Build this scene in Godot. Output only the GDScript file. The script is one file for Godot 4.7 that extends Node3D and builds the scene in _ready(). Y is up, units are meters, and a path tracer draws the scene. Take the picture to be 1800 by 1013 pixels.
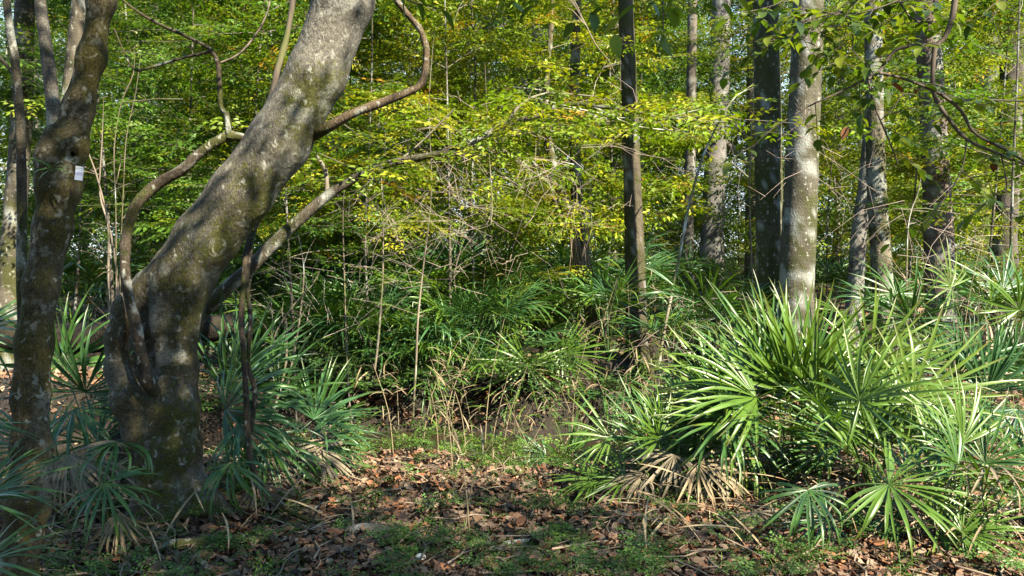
extends Node3D
# A shaded creek bank in a warm broadleaf swamp forest: leaning tree, palmettos, vines, cane and leaf litter.
const F := 1413.0            # focal length in pixels of the 1800 px wide photograph
const EYE := Vector3(0, 1.5, 0)
const PITCH := -0.04
var rng := RandomNumberGenerator.new()
var noise := FastNoiseLite.new()
var fine := FastNoiseLite.new()
var cells := FastNoiseLite.new()
var taken := {}
var M := {}
var sprigs := []
var clumps := []
var shapes := {}

# ---------------------------------------------------------------- helpers
func R(a: float, b: float) -> float: return rng.randf_range(a, b)
func rv() -> Vector3: return Vector3(R(-1, 1), R(-1, 1), R(-1, 1))

func at(px: float, py: float, d: float) -> Vector3:      # photo pixel + depth along the view axis -> point
	var v := Vector3((px - 900.0) / F * d, (506.5 - py) / F * d, -d)
	return EYE + v.rotated(Vector3.RIGHT, PITCH)

func on_ground(px: float, d: float) -> Vector3:          # the point of the ground at that column and depth
	var p := Vector3((px - 900.0) / F * d, 0, -d)
	p.y = ground(p.x, p.z)
	return p

func creek_z(x: float) -> float:
	var t := smoothstep(0.2, 3.4, x)
	return -8.0 - t * 5.0 + smoothstep(-2.0, -7.0, x) * 0.9 + 0.3 * sin(x * 1.3) + 0.12 * sin(x * 3.7 + 1.0)

func ground(x: float, z: float) -> float:
	var bump := noise.get_noise_2d(x * 3.0, z * 3.0) * 0.05 + noise.get_noise_2d(x * 11.0 + 50.0, z * 11.0) * 0.018
	var u := creek_z(x) - z                               # > 0 beyond the creek
	var far_rise := clampf((-z - 10.0) * 0.022, 0.0, 0.9)
	var near_side := -0.62 * smoothstep(-2.4, -0.95, u)
	var far_side := 0.74 * smoothstep(0.55, 1.25, u)
	return bump + near_side + far_side + far_rise * smoothstep(1.0, 3.0, u)

func numbered(called: String) -> String:
	var n: int = taken.get(called, 0)
	taken[called] = n + 1
	return called if n == 0 else "%s_%03d" % [called, n]

func tag(o: Node3D, label: String, category: String, group := "", kind := "") -> Node3D:
	if label: o.set_meta("label", label)
	if category: o.set_meta("category", category)
	if group: o.set_meta("group", group)
	if kind: o.set_meta("kind", kind)
	return o

func thing(called: String, where: Vector3, label: String, category: String, group := "") -> Node3D:
	var o := Node3D.new()
	o.name = numbered(called)
	add_child(o)
	o.position = where
	return tag(o, label, category, group)

func part(parent: Node3D, called: String, mesh: Mesh, m: Material) -> MeshInstance3D:
	var o := MeshInstance3D.new()
	o.name = called
	o.mesh = mesh
	o.material_override = m
	parent.add_child(o, true)
	return o

func copies(parent: Node3D, called: String, mesh: Mesh, m: Material, list: Array, offset := Vector3.ZERO) -> MultiMeshInstance3D:
	var mm := MultiMesh.new()                              # list: [Transform3D, Color]
	mm.transform_format = MultiMesh.TRANSFORM_3D
	mm.use_colors = true
	mm.mesh = mesh
	mm.instance_count = list.size()
	for i in list.size():
		var t: Transform3D = list[i][0]
		t.origin -= offset
		mm.set_instance_transform(i, t)
		mm.set_instance_color(i, list[i][1])
	var o := MultiMeshInstance3D.new()
	o.name = called
	o.multimesh = mm
	o.material_override = m
	o.set_meta("kind", "stuff")
	parent.add_child(o, true)
	return o

class MB:                                                  # collects one mesh
	var v := PackedVector3Array()
	var n := PackedVector3Array()
	var c := PackedColorArray()
	var uv := PackedVector2Array()
	var ix := PackedInt32Array()
	func put(p: Vector3, nn: Vector3, col: Color, t := Vector2.ZERO) -> int:
		v.append(p); n.append(nn); c.append(col); uv.append(t)
		return v.size() - 1
	func tri(a: int, b: int, d: int) -> void:
		var g := (v[b] - v[a]).cross(v[d] - v[a])
		if g.dot(n[a] + n[b] + n[d]) > 0.0:
			ix.append(a); ix.append(d); ix.append(b)
		else:
			ix.append(a); ix.append(b); ix.append(d)
	func done(off := Vector3.ZERO) -> ArrayMesh:
		if off != Vector3.ZERO:
			for i in v.size(): v[i] -= off
		var a := []
		a.resize(Mesh.ARRAY_MAX)
		a[Mesh.ARRAY_VERTEX] = v
		a[Mesh.ARRAY_NORMAL] = n
		a[Mesh.ARRAY_COLOR] = c
		a[Mesh.ARRAY_TEX_UV] = uv
		a[Mesh.ARRAY_INDEX] = ix
		var m := ArrayMesh.new()
		m.add_surface_from_arrays(Mesh.PRIMITIVE_TRIANGLES, a)
		return m

func smooth_path(pts: Array, rad: Array, step: float) -> Array:   # Catmull-Rom resampling -> [points, radii]
	var op := []
	var orr := []
	for i in pts.size() - 1:
		var p0: Vector3 = pts[maxi(i - 1, 0)]
		var p1: Vector3 = pts[i]
		var p2: Vector3 = pts[i + 1]
		var p3: Vector3 = pts[mini(i + 2, pts.size() - 1)]
		var k := maxi(1, int(ceil(p1.distance_to(p2) / step)))
		for j in k:
			var t := float(j) / k
			op.append(p1.cubic_interpolate(p2, p0, p3, t))
			orr.append(lerpf(rad[i], rad[i + 1], t))
	op.append(pts[-1])
	orr.append(rad[-1])
	return [op, orr]

func tube(mb: MB, pts: Array, rad: Array, sides: int, col: Callable, lump := 0.0, cap := true) -> void:
	var t0: Vector3 = (pts[1] - pts[0]).normalized()
	var nx := t0.cross(Vector3.UP if absf(t0.y) < 0.9 else Vector3.RIGHT).normalized()
	var first := mb.v.size()
	var along := 0.0
	for i in pts.size():
		var t: Vector3 = (pts[mini(i + 1, pts.size() - 1)] - pts[maxi(i - 1, 0)]).normalized()
		nx = (nx - t * nx.dot(t)).normalized()
		var ny := t.cross(nx)
		if i: along += pts[i].distance_to(pts[i - 1])
		for s in sides:
			var a := TAU * s / sides
			var d := nx * cos(a) + ny * sin(a)
			var r: float = rad[i]
			var p: Vector3 = pts[i] + d * r
			if lump > 0.0:
				r += lump * (noise.get_noise_3dv(p * 9.0) + 0.5 * noise.get_noise_3dv(p * 26.0))
				p = pts[i] + d * r
			mb.put(p, d, col.call(p, d), Vector2(float(s) / sides, along))
	for i in pts.size() - 1:
		for s in sides:
			var a := first + i * sides + s
			var b := first + i * sides + (s + 1) % sides
			mb.tri(a, b, a + sides)
			mb.tri(b, b + sides, a + sides)
	if cap:
		for e in [0, pts.size() - 1]:
			var td: Vector3 = (pts[e] - pts[1 if e == 0 else e - 1]).normalized()
			var c := mb.put(pts[e], td, col.call(pts[e], td))
			for s in sides:
				mb.tri(c, first + e * sides + s, first + e * sides + (s + 1) % sides)

func mix(a: Color, b: Color, t: float) -> Color: return a.lerp(b, clampf(t, 0, 1))

# bark colours: (grain) + moss patches + lichen crusts, all with the outline of the noise
func bark(base: Color, moss_amt: float, lichen_amt: float) -> Callable:
	return func(p: Vector3, _n: Vector3) -> Color:
		var g := fine.get_noise_3dv(p * 14.0)
		var c := base * 1.05 * (1.0 + 0.5 * g + 0.5 * fine.get_noise_3dv(p * 33.0) + 0.35 * noise.get_noise_3dv(p * 5.0))
		var mo := noise.get_noise_3dv(p * 6.0 + Vector3(31, 7, 3)) + 0.55 * fine.get_noise_3dv(p * 9.0) + moss_amt
		c = mix(c, Color(0.075, 0.085, 0.022), smoothstep(0.0, 0.28, mo) * 0.8)
		var li := noise.get_noise_3dv(p * 8.0 + Vector3(3, 70, 9)) + 0.35 * fine.get_noise_3dv(p * 7.0) + 0.25 * fine.get_noise_3dv(p * 22.0) + lichen_amt
		c = mix(c, Color(0.40, 0.42, 0.37), smoothstep(0.2, 0.27, li) * 0.85)
		c.a = 1.0
		return c

func plain(base: Color, vary := 0.3) -> Callable:
	return func(p: Vector3, _n: Vector3) -> Color:
		var c := base * (1.0 + vary * fine.get_noise_3dv(p * 16.0))
		c.a = 1.0
		return c

# path of [px, py, depth, width in px] -> [points, radii]
func traced(list: Array, step: float) -> Array:
	var p := []
	var r := []
	for a in list:
		p.append(at(a[0], a[1], a[2]))
		r.append(a[3] * 0.5 * a[2] / F)
	return smooth_path(p, r, step)

func traced_tube(list: Array, sides: int, col: Callable, step := 0.06, lump := 0.0, off := Vector3.ZERO) -> ArrayMesh:
	var pr := traced(list, step)
	var mb := MB.new()
	tube(mb, pr[0], pr[1], sides, col, lump)
	return mb.done(off)

# ---------------------------------------------------------------- one skin over several limbs (surface nets over a smooth union)
func skin(bones: Array, carve: Array, blend: float, cell: float, col: Callable, off: Vector3, lump := 0.0) -> ArrayMesh:
	var lo := Vector3.INF
	var hi := -Vector3.INF
	for b in bones:
		var m: float = maxf(b[2], b[3]) + 0.06
		for e in [b[0], b[1]]:
			lo = lo.min(e - Vector3.ONE * m)
			hi = hi.max(e + Vector3.ONE * m)
	var nx := int((hi.x - lo.x) / cell) + 2
	var ny := int((hi.y - lo.y) / cell) + 2
	var nz := int((hi.z - lo.z) / cell) + 2
	var val := PackedFloat32Array()
	val.resize(nx * ny * nz)
	val.fill(9.0)
	var B := 6
	var reach := cell * B * 0.9 + 0.03
	for bz in range(0, nz, B):
		for by in range(0, ny, B):
			for bx in range(0, nx, B):
				var ctr := lo + Vector3(bx + B * 0.5, by + B * 0.5, bz + B * 0.5) * cell
				var near := []
				var best := 9.0
				for b in bones:
					var d := cap_dist(ctr, b)
					best = minf(best, d)
					if d < reach + blend + 0.02: near.append(b)
				if near.is_empty() or best < -reach - blend:
					if best < 0.0:
						for z in range(bz, mini(bz + B, nz)):
							for y in range(by, mini(by + B, ny)):
								for x in range(bx, mini(bx + B, nx)): val[(z * ny + y) * nx + x] = -9.0
					continue
				var cut := []
				for b in carve:
					if cap_dist(ctr, b) < reach + blend: cut.append(b)
				for z in range(bz, mini(bz + B, nz)):
					for y in range(by, mini(by + B, ny)):
						for x in range(bx, mini(bx + B, nx)):
							var p := lo + Vector3(x, y, z) * cell
							var d := 9.0
							for b in near:
								var e := cap_dist(p, b)
								var h := maxf(blend - absf(d - e), 0.0) / blend
								d = minf(d, e) - h * h * blend * 0.25
							for b in cut:
								var e := -cap_dist(p, b)
								var h := maxf(0.04 - absf(d - e), 0.0) / 0.04
								d = maxf(d, e) + h * h * 0.01
							if lump > 0.0: d -= lump * (noise.get_noise_3dv(p * 5.0) + 0.4 * noise.get_noise_3dv(p * 17.0))
							val[(z * ny + y) * nx + x] = d
	var mb := MB.new()
	var ids := {}
	var sy := nx
	var sz := nx * ny
	var o8 := [0, 1, sy, sy + 1, sz, sz + 1, sz + sy, sz + sy + 1]
	for z in range(1, nz - 2):
		for y in range(1, ny - 2):
			var row := z * sz + y * sy
			for x in range(1, nx - 2):
				var i := row + x
				var c0 := val[i] < 0.0
				if (val[i + 1] < 0.0) == c0 and (val[i + sy] < 0.0) == c0 and (val[i + sz] < 0.0) == c0 and (val[i + sy + 1] < 0.0) == c0 and (val[i + sz + 1] < 0.0) == c0 and (val[i + sz + sy] < 0.0) == c0 and (val[i + sz + sy + 1] < 0.0) == c0:
					continue
				var sum := Vector3.ZERO
				var cnt := 0
				for a in 8:
					for bit in [1, 2, 4]:
						if a & bit: continue
						var va: float = clampf(val[i + o8[a]], -1, 1)
						var vb: float = clampf(val[i + o8[a | bit]], -1, 1)
						if (va < 0.0) == (vb < 0.0): continue
						var t := va / (va - vb)
						var q := Vector3(a & 1, (a >> 1) & 1, (a >> 2) & 1)
						if bit == 1: q.x = t
						elif bit == 2: q.y = t
						else: q.z = t
						sum += q
						cnt += 1
				var p := lo + (Vector3(x, y, z) + sum / cnt) * cell
				var nrm := Vector3(val[i + 1] - val[i] + val[i + sy + 1] - val[i + sy] + val[i + sz + 1] - val[i + sz], val[i + sy] - val[i] + val[i + sy + 1] - val[i + 1] + val[i + sz + sy] - val[i + sz], val[i + sz] - val[i] + val[i + sz + 1] - val[i + 1] + val[i + sz + sy] - val[i + sy]).normalized()
				ids[i] = mb.put(p, nrm, col.call(p, nrm))
	for i in ids:
		var s0: bool = val[i] < 0.0
		for ax in 3:
			var st: int = [1, sy, sz][ax]
			if (val[i + st] < 0.0) == s0: continue
			var u: int = [sy, sz, 1][ax]
			var w: int = [sz, 1, sy][ax]
			var q := [i, i - u, i - u - w, i - w]
			if not (ids.has(q[1]) and ids.has(q[2]) and ids.has(q[3])): continue
			mb.tri(ids[q[0]], ids[q[1]], ids[q[2]])
			mb.tri(ids[q[0]], ids[q[2]], ids[q[3]])
	return mb.done(off)

func cap_dist(p: Vector3, b: Array) -> float:
	var a: Vector3 = b[0]
	var ab: Vector3 = b[1] - a
	var t := clampf((p - a).dot(ab) / ab.length_squared(), 0.0, 1.0)
	return p.distance_to(a + ab * t) - lerpf(b[2], b[3], t)

func chain(list: Array, slim := 1.0) -> Array:                         # traced pixel path -> bones
	var out := []
	for i in list.size() - 1:
		var a: Array = list[i]
		var b: Array = list[i + 1]
		out.append([at(a[0], a[1], a[2]), at(b[0], b[1], b[2]), a[3] * slim * 0.5 * a[2] / F, b[3] * slim * 0.5 * b[2] / F])
	return out

# ---------------------------------------------------------------- materials
func noise_tex(freq: float, lo: Color, hi: Color, type := FastNoiseLite.TYPE_SIMPLEX_SMOOTH, size := 512, octaves := 4, sd := 1) -> NoiseTexture2D:
	var f := FastNoiseLite.new()
	f.noise_type = type
	f.frequency = freq
	f.fractal_octaves = octaves
	f.seed = sd
	var t := NoiseTexture2D.new()
	t.width = size
	t.height = size
	t.seamless = true
	t.noise = f
	var g := Gradient.new()
	g.set_color(0, lo)
	g.set_color(1, hi)
	t.color_ramp = g
	return t

func mat(col: Color, rough := 0.9, vc := true) -> StandardMaterial3D:
	var m := StandardMaterial3D.new()
	m.albedo_color = col.linear_to_srgb()
	m.roughness = rough
	m.vertex_color_use_as_albedo = vc
	m.metallic_specular = 0.4
	m.cull_mode = BaseMaterial3D.CULL_DISABLED
	return m

func materials() -> void:
	var grain := noise_tex(0.045, Color(0.36, 0.36, 0.36), Color(1, 1, 1), FastNoiseLite.TYPE_SIMPLEX_SMOOTH, 1024, 6)
	var rough := noise_tex(0.03, Color.BLACK, Color.WHITE, FastNoiseLite.TYPE_SIMPLEX_SMOOTH, 512, 5, 5)
	var b := mat(Color.WHITE, 0.92)
	b.albedo_texture = grain
	b.uv1_triplanar = true
	b.uv1_world_triplanar = true
	b.uv1_scale = Vector3(2.6, 1.7, 2.6)
	b.heightmap_enabled = true
	b.heightmap_texture = rough
	b.heightmap_scale = 0.5
	b.metallic_specular = 0.25
	var crust := noise_tex(0.006, Color.BLACK, Color.WHITE, FastNoiseLite.TYPE_SIMPLEX_SMOOTH, 1024, 6, 77)
	var cg := Gradient.new()
	cg.offsets = PackedFloat32Array([0.0, 0.73, 0.79, 1.0])
	var cc := Color(0.36, 0.37, 0.32).linear_to_srgb()
	cg.colors = PackedColorArray([Color(cc, 0.0), Color(cc, 0.0), Color(cc, 0.42), Color(cc, 0.6)])
	crust.color_ramp = cg
	b.detail_enabled = true
	b.detail_albedo = crust
	b.detail_blend_mode = BaseMaterial3D.BLEND_MODE_MIX
	b.detail_uv_layer = BaseMaterial3D.DETAIL_UV_1
	M.bark = b
	var fur: StandardMaterial3D = b.duplicate()           # furrowed bark: the pattern is drawn out along the stem
	fur.detail_enabled = false
	fur.uv1_scale = Vector3(4.2, 0.9, 4.2)
	fur.heightmap_scale = 1.5
	M.furrowed = fur
	M.wood = mat(Color.WHITE, 0.85)
	var leaf := mat(Color.WHITE, 0.42)
	leaf.backlight_enabled = true
	leaf.backlight = Color(0.92, 0.95, 0.5)
	leaf.metallic_specular = 0.38
	M.leaf = leaf
	var dry := mat(Color.WHITE, 0.75)
	dry.backlight_enabled = true
	dry.backlight = Color(0.35, 0.3, 0.2)
	M.dry = dry
	var streak := noise_tex(0.02, Color(0.62, 0.62, 0.62), Color(1, 1, 1), FastNoiseLite.TYPE_SIMPLEX_SMOOTH, 256, 4, 9)
	for k in {"fresh": Color(0.1, 0.195, 0.025), "deep": Color(0.06, 0.15, 0.032), "teal": Color(0.05, 0.135, 0.048), "lime": Color(0.13, 0.215, 0.03), "straw": Color(0.27, 0.21, 0.125), "grey_straw": Color(0.185, 0.155, 0.105)}:  # greens take on some light: fresh, lime for sunlit palms, deep, teal for shaded
		var cols := {"fresh": Color(0.1, 0.195, 0.025), "deep": Color(0.06, 0.15, 0.032), "teal": Color(0.05, 0.135, 0.048), "lime": Color(0.13, 0.215, 0.03), "straw": Color(0.27, 0.21, 0.125), "grey_straw": Color(0.185, 0.155, 0.105)}
		var p := mat(cols[k], 0.36 if not "straw" in k else 0.7)
		p.albedo_texture = streak
		p.uv1_scale = Vector3(0.25, 2.0, 1)
		p.backlight_enabled = true
		p.backlight = Color(0.7, 0.75, 0.35) if not "straw" in k else Color(0.3, 0.25, 0.15)
		p.metallic_specular = 0.45
		M[k] = p
	var soil := mat(Color.WHITE, 0.95)
	soil.albedo_texture = noise_tex(0.03, Color(0.45, 0.45, 0.45), Color(1, 1, 1), FastNoiseLite.TYPE_SIMPLEX_SMOOTH, 512, 5, 21)
	soil.uv1_triplanar = true
	soil.uv1_world_triplanar = true
	soil.uv1_scale = Vector3.ONE * 1.3
	soil.heightmap_enabled = true
	soil.heightmap_texture = rough
	soil.heightmap_scale = 3.0
	M.soil = soil
	var water := mat(Color(0.024, 0.019, 0.011), 0.05, false)
	water.metallic_specular = 0.5
	water.heightmap_enabled = true
	water.heightmap_texture = noise_tex(0.008, Color.BLACK, Color.WHITE, FastNoiseLite.TYPE_SIMPLEX_SMOOTH, 512, 3, 33)
	water.heightmap_scale = 0.8
	water.uv1_triplanar = true
	water.uv1_world_triplanar = true
	water.uv1_scale = Vector3.ONE * 0.5
	M.water = water
	M.paper = mat(Color.WHITE, 0.6)

# ---------------------------------------------------------------- leaves, sprigs, clumps
func leaf4(mb: MB, p: Vector3, dir: Vector3, up: Vector3, ln: float, wd: float, col: Color) -> void:
	var sd := dir.cross(up).normalized()
	var a := mb.put(p, up, col)
	var m := mb.put(p + dir * ln * 0.5 - up * ln * 0.03, up, col)
	var l := mb.put(p + dir * ln * 0.42 - sd * wd * 0.5 + up * ln * 0.05, (up + sd * 0.35).normalized(), col)
	var r := mb.put(p + dir * ln * 0.42 + sd * wd * 0.5 + up * ln * 0.05, (up - sd * 0.35).normalized(), col)
	var t := mb.put(p + dir * ln - up * ln * 0.14, up, col)
	mb.tri(a, m, l)
	mb.tri(m, t, l)
	mb.tri(a, r, m)
	mb.tri(m, r, t)

func leaf_tint() -> Color:
	var k := R(0.72, 1.0)
	var c := Color(k, k * R(0.9, 1.0), k * R(0.6, 1.0))
	if rng.randf() < 0.06: c = Color(1.0, 0.72, 0.5)
	return c

func make_sprig(ln: float, leaf_ln: float) -> ArrayMesh:   # flat spray of two-ranked leaves on a twig, along +X, facing +Y
	var mb := MB.new()
	var wood := plain(Color(0.85, 0.55, 1.0), 0.2)
	var p := Vector3.ZERO
	var dir := Vector3.RIGHT
	var pts := [p]
	var side := 1.0
	var n := int(ln / (leaf_ln * 0.46))
	for i in n:
		dir = (dir + Vector3(0, R(-0.06, 0.03), R(-0.16, 0.16))).normalized()
		p += dir * ln / n
		pts.append(p)
		side = -side
		var out := (dir * R(0.5, 0.75) + Vector3(0, R(-0.15, 0.12), side)).normalized()
		if i % 3 == 1 and i < n - 3:
			var q := p
			var tw := [q]
			var s2 := 1.0
			for j in int(n * 0.45):
				q += out * leaf_ln * 0.5 + Vector3(0, R(-0.01, 0.006), 0)
				tw.append(q)
				s2 = -s2
				var o2 := (out * 0.7 + Vector3(0, 0, 1).cross(Vector3.UP) * 0.0 + out.cross(Vector3.UP) * s2 + Vector3.UP * R(-0.2, 0.12)).normalized()
				leaf4(mb, q, o2, (Vector3.UP + rv() * 0.6).normalized(), leaf_ln * R(0.7, 1.1), leaf_ln * R(0.42, 0.52), leaf_tint())
			leaf4(mb, q, out, (Vector3.UP + rv() * 0.35).normalized(), leaf_ln, leaf_ln * 0.46, leaf_tint())
			if tw.size() > 1: tube(mb, tw, range(tw.size()).map(func(x): return 0.0012), 3, wood, 0, false)
		else:
			leaf4(mb, p, out, (Vector3.UP + rv() * 0.6).normalized(), leaf_ln * R(0.75, 1.15), leaf_ln * R(0.42, 0.52), leaf_tint())
	leaf4(mb, p, dir, Vector3.UP, leaf_ln, leaf_ln * 0.45, leaf_tint())
	tube(mb, pts, range(pts.size()).map(func(x): return lerpf(0.0026, 0.001, float(x) / pts.size())), 3, wood, 0, false)
	return mb.done()

func make_clump(rad: float, count: int, leaf_ln: float) -> ArrayMesh:   # leafy twig end of a tree further off
	var mb := MB.new()
	for i in count:
		var p := rv() * rad
		p.y *= 0.55
		var d := (Vector3(p.x, 0, p.z).normalized() + rv() * 0.7 + Vector3.DOWN * 0.2).normalized()
		var u := (Vector3.UP + rv() * 0.55).normalized()
		u = (u - d * u.dot(d)).normalized()
		leaf4(mb, p, d, u, leaf_ln * R(0.7, 1.2), leaf_ln * R(0.45, 0.6), leaf_tint())
	for k in 3:
		var a := R(0, TAU)
		tube(mb, [Vector3.ZERO, Vector3(cos(a), R(-0.1, 0.2), sin(a)) * rad * 0.9], [0.006, 0.002], 3, plain(Color(0.85, 0.6, 1.0)), 0, false)
	return mb.done()

func green(kind: int) -> Color:                            # linear base colours of living leaves
	var k := R(0.75, 1.2)
	match kind:
		0: # yellow-green understorey
			var r := rng.randf()
			if r < 0.02: return Color(0.36, 0.22, 0.03) * k
			if r < 0.33: return Color(0.28, 0.315, 0.022) * k
			return Color(0.15, 0.24, 0.022) * k
		1: return Color(0.085, 0.18, 0.028) * k if rng.randf() < 0.8 else Color(0.16, 0.235, 0.025) * k   # mid green
		2: return Color(0.055, 0.125, 0.032) * k              # deep evergreen
	return Color(0.10, 0.16, 0.04) * k

func grow(mb: MB, list: Array, start: Vector3, dir: Vector3, ln: float, r: float, depth: int, kind: int, wood: Callable, gap := 0.16, sc := 1.0) -> void:
	var n := maxi(3, int(ln / 0.28))
	var pts := [start]
	var rad := [r]
	var p := start
	var d := dir.normalized()
	var side := 1.0 if rng.randf() < 0.5 else -1.0
	for i in n:
		d = (d + Vector3(R(-0.16, 0.16), R(-0.11, 0.07) - 0.05 * d.y, R(-0.16, 0.16))).normalized()
		p += d * ln / n
		pts.append(p)
		rad.append(lerpf(r, r * 0.25, float(i + 1) / n))
		if i < 1 and ln > 0.8: continue
		side = -side
		var lat := d.cross(Vector3.UP).normalized()
		if depth > 0 and rng.randf() < 0.75:
			grow(mb, list, p, d * R(0.5, 0.9) + lat * side + Vector3.UP * R(-0.1, 0.12), ln * R(0.28, 0.5) * (1.15 - 0.6 * i / n), r * 0.45, depth - 1, kind, wood, gap, sc)
		var m := maxi(1, int(ln / n / gap))
		for j in m:
			if depth > 0 and rng.randf() < 0.45: continue
			var q := p - d * (ln / n) * j / m
			var x := (d * R(0.3, 1.0) + lat * (side if j % 2 == 0 else -side) * R(0.3, 1.1) + Vector3.UP * R(-0.55, 0.4)).normalized()
			list.append([spray(q, x, R(0.8, 1.2) * sc), green(kind)])
	list.append([spray(p, d, R(0.8, 1.2) * sc), green(kind)])
	tube(mb, pts, rad, 4 if r < 0.012 else 6, wood, 0, false)

func limb(t: Node3D, foot: Vector3, list: Array, start: Vector3, dir: Vector3, ln: float, r: float, depth: int, kind: int, wood: Callable, gap := 0.16, sc := 1.0, called := "limb") -> void:
	var mb := MB.new()
	grow(mb, list, start, dir, ln, r, depth, kind, wood, gap, sc)
	part(t, called, mb.done(foot), M.wood)

const MARKS := [[55, "the tagged mossy tree"], [310, "the leaning tree"], [560, "the creek-edge palmetto"], [735, "the pale sapling"], [1045, "the tangled tree"], [1117, "the dark straight trunk"], [1250, "the large grey trunk"], [1380, "the close pair of trunks"], [1505, "the thin whitish trunk"], [1550, "the mottled trunk"], [1650, "the flaking trunk"], [1765, "the vine-hung trunk"]]
func gap_words(px: float) -> String:                      # between which trunks a thing is seen
	if px < MARKS[0][0]: return "beyond %s at the wood's edge" % MARKS[0][1]
	for i in MARKS.size() - 1:
		if px < MARKS[i + 1][0]: return "between %s and %s" % [MARKS[i][1], MARKS[i + 1][1]]
	return "past %s at the wood's edge" % MARKS[-1][1]

func spray(q: Vector3, x: Vector3, s: float) -> Transform3D:
	var y := (Vector3.UP + rv() * R(0.2, 0.9)).normalized()
	var z := x.cross(y).normalized()
	y = z.cross(x).normalized()
	return Transform3D(Basis(x, y, z).scaled(Vector3.ONE * s) if false else Basis(x * s, y * s, z * s), q)

# slender tree of the understorey: stem, limbs, layered leafy crown
func understorey(called: String, path: Array, lo: float, hi: float, nb: int, spread: float, kind: int, label: String, group: String, col: Color, sc := 1.0, depth := 1) -> Node3D:
	var foot: Vector3 = path[0]
	var t := thing(called, foot, label, "tree", group)
	var rad := []
	var r0: float = path[-1] if path[-1] is float else 0.04
	var pts := path.slice(0, path.size() - 1)
	for i in pts.size(): rad.append(lerpf(r0, r0 * 0.3, float(i) / (pts.size() - 1)))
	var pr := smooth_path(pts, rad, 0.2)
	var w := bark(col, -0.15, -0.02)
	var mb := MB.new()
	tube(mb, pr[0], pr[1], 8, w, r0 * 0.12)
	part(t, "trunk", mb.done(foot), M.bark)
	var list := []
	var wood := plain(col * 1.1, 0.3)
	for i in nb:
		var y := lerpf(lo, hi, (i + rng.randf()) / nb)
		var k := int(clampf(y / maxf(hi, 0.01), 0, 1) * (pr[0].size() - 1))
		var best := 0
		for j in pr[0].size():
			if pr[0][j].y <= foot.y + y: best = j
		k = best
		var a := R(0, TAU)
		limb(t, foot, list, pr[0][k], Vector3(cos(a), R(-0.2, 0.9), sin(a)), spread * R(0.55, 1.1), maxf(0.005, pr[1][k] * 0.4), depth, kind, wood, 0.095, sc)
	copies(t, "crown", sprigs[rng.randi() % sprigs.size()], M.leaf, list, foot)
	return t

# forest tree: trunk from a path, some limbs and clumped crown
func forest_tree(called: String, pts: Array, rad: Array, bk: Callable, m: Material, crowns: Array, kind: int, label: String, group := "", dens := 1.0, sides := 14, step := 0.15) -> Node3D:
	var foot: Vector3 = pts[0]
	var t := thing(called, foot, label, "tree", group)
	var pr := smooth_path(pts, rad, step)
	var mb := MB.new()
	tube(mb, pr[0], pr[1], sides, bk, rad[0] * 0.03)
	part(t, "trunk", mb.done(foot), m)
	if crowns.is_empty(): return t
	var list := []
	for c in crowns:                                      # [centre, radius, count]
		var ctr: Vector3 = c[0]
		var best: int = pr[0].size() - 1
		for j in pr[0].size():
			if pr[0][j].y < ctr.y - c[1] * 0.7: best = j
		var s: Vector3 = pr[0][best]
		var mid := s.lerp(ctr, 0.5) + Vector3(R(-0.2, 0.2), c[1] * 0.2, R(-0.2, 0.2))
		var lp := smooth_path([s, mid, ctr], [pr[1][best] * 0.5, pr[1][best] * 0.35, 0.02], 0.35)
		var lm := MB.new()
		tube(lm, lp[0], lp[1], 6, bk, 0, false)
		part(t, "limb", lm.done(foot), M.wood)
		for i in int(c[2] * dens):
			var p := rv()
			while p.length() > 1.0: p = rv()
			p = p * pow(p.length(), -0.35)
			p.y *= 0.6
			var q: Vector3 = ctr + p * c[1]
			var b := Basis(Vector3.UP, R(0, TAU)) * Basis(Vector3.RIGHT, R(-0.3, 0.3))
			list.append([Transform3D(b * R(0.75, 1.25), q), green(kind)])
	copies(t, "crown", clumps[rng.randi() % clumps.size()], M.leaf, list, foot)
	return t

# ---------------------------------------------------------------- palmetto
func leaflet_mesh(bend: float, kink: float, twist: float) -> ArrayMesh:   # unit length along +X, folded along its midrib
	var mb := MB.new()
	var n := 9
	var p := Vector3.ZERO
	var a := 0.06
	var base := -1
	for i in n + 1:
		var u := float(i) / n
		var w := 0.5 * 0.041 * (0.12 + 0.88 * u / 0.36 if u < 0.36 else pow(1.0 - (u - 0.36) / 0.64, 0.5))
		w = maxf(w, 0.0012)
		var d := Vector3(cos(a), sin(a), 0)
		if i: p += d / n
		a -= bend / n * (0.3 + 1.4 * u) + (kink if i == 5 else 0.0)
		var up := Vector3(-d.y, d.x, 0)
		var sd := Vector3(0, 0, 1).rotated(d, twist * u)
		up = sd.cross(d) * -1.0 if sd.cross(d).y < 0 else sd.cross(d)
		var fold := w * 0.5 * (1.0 - 0.4 * u)
		var c := Color(1, 1, 1) if u < 0.85 else Color(1.0, 0.66, 0.6)   # browned tips
		mb.put(p - sd * w + up * fold, (up + sd * 0.45).normalized(), c, Vector2(u, 0))
		mb.put(p, up, c * Color(1, 0.98, 0.8), Vector2(u, 0.5))
		mb.put(p + sd * w + up * fold, (up - sd * 0.45).normalized(), c, Vector2(u, 1))
		if base >= 0:
			for s in 2:
				mb.tri(base + s, base + s + 1, base + 3 + s)
				mb.tri(base + s + 1, base + 4 + s, base + 3 + s)
		base = mb.v.size() - 3
	return mb.done()

func frond_basis(axis: Vector3, face: Vector3) -> Array:
	var y := face - axis * face.dot(axis)
	y = y.normalized()
	return [axis, y, axis.cross(y).normalized()]

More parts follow.
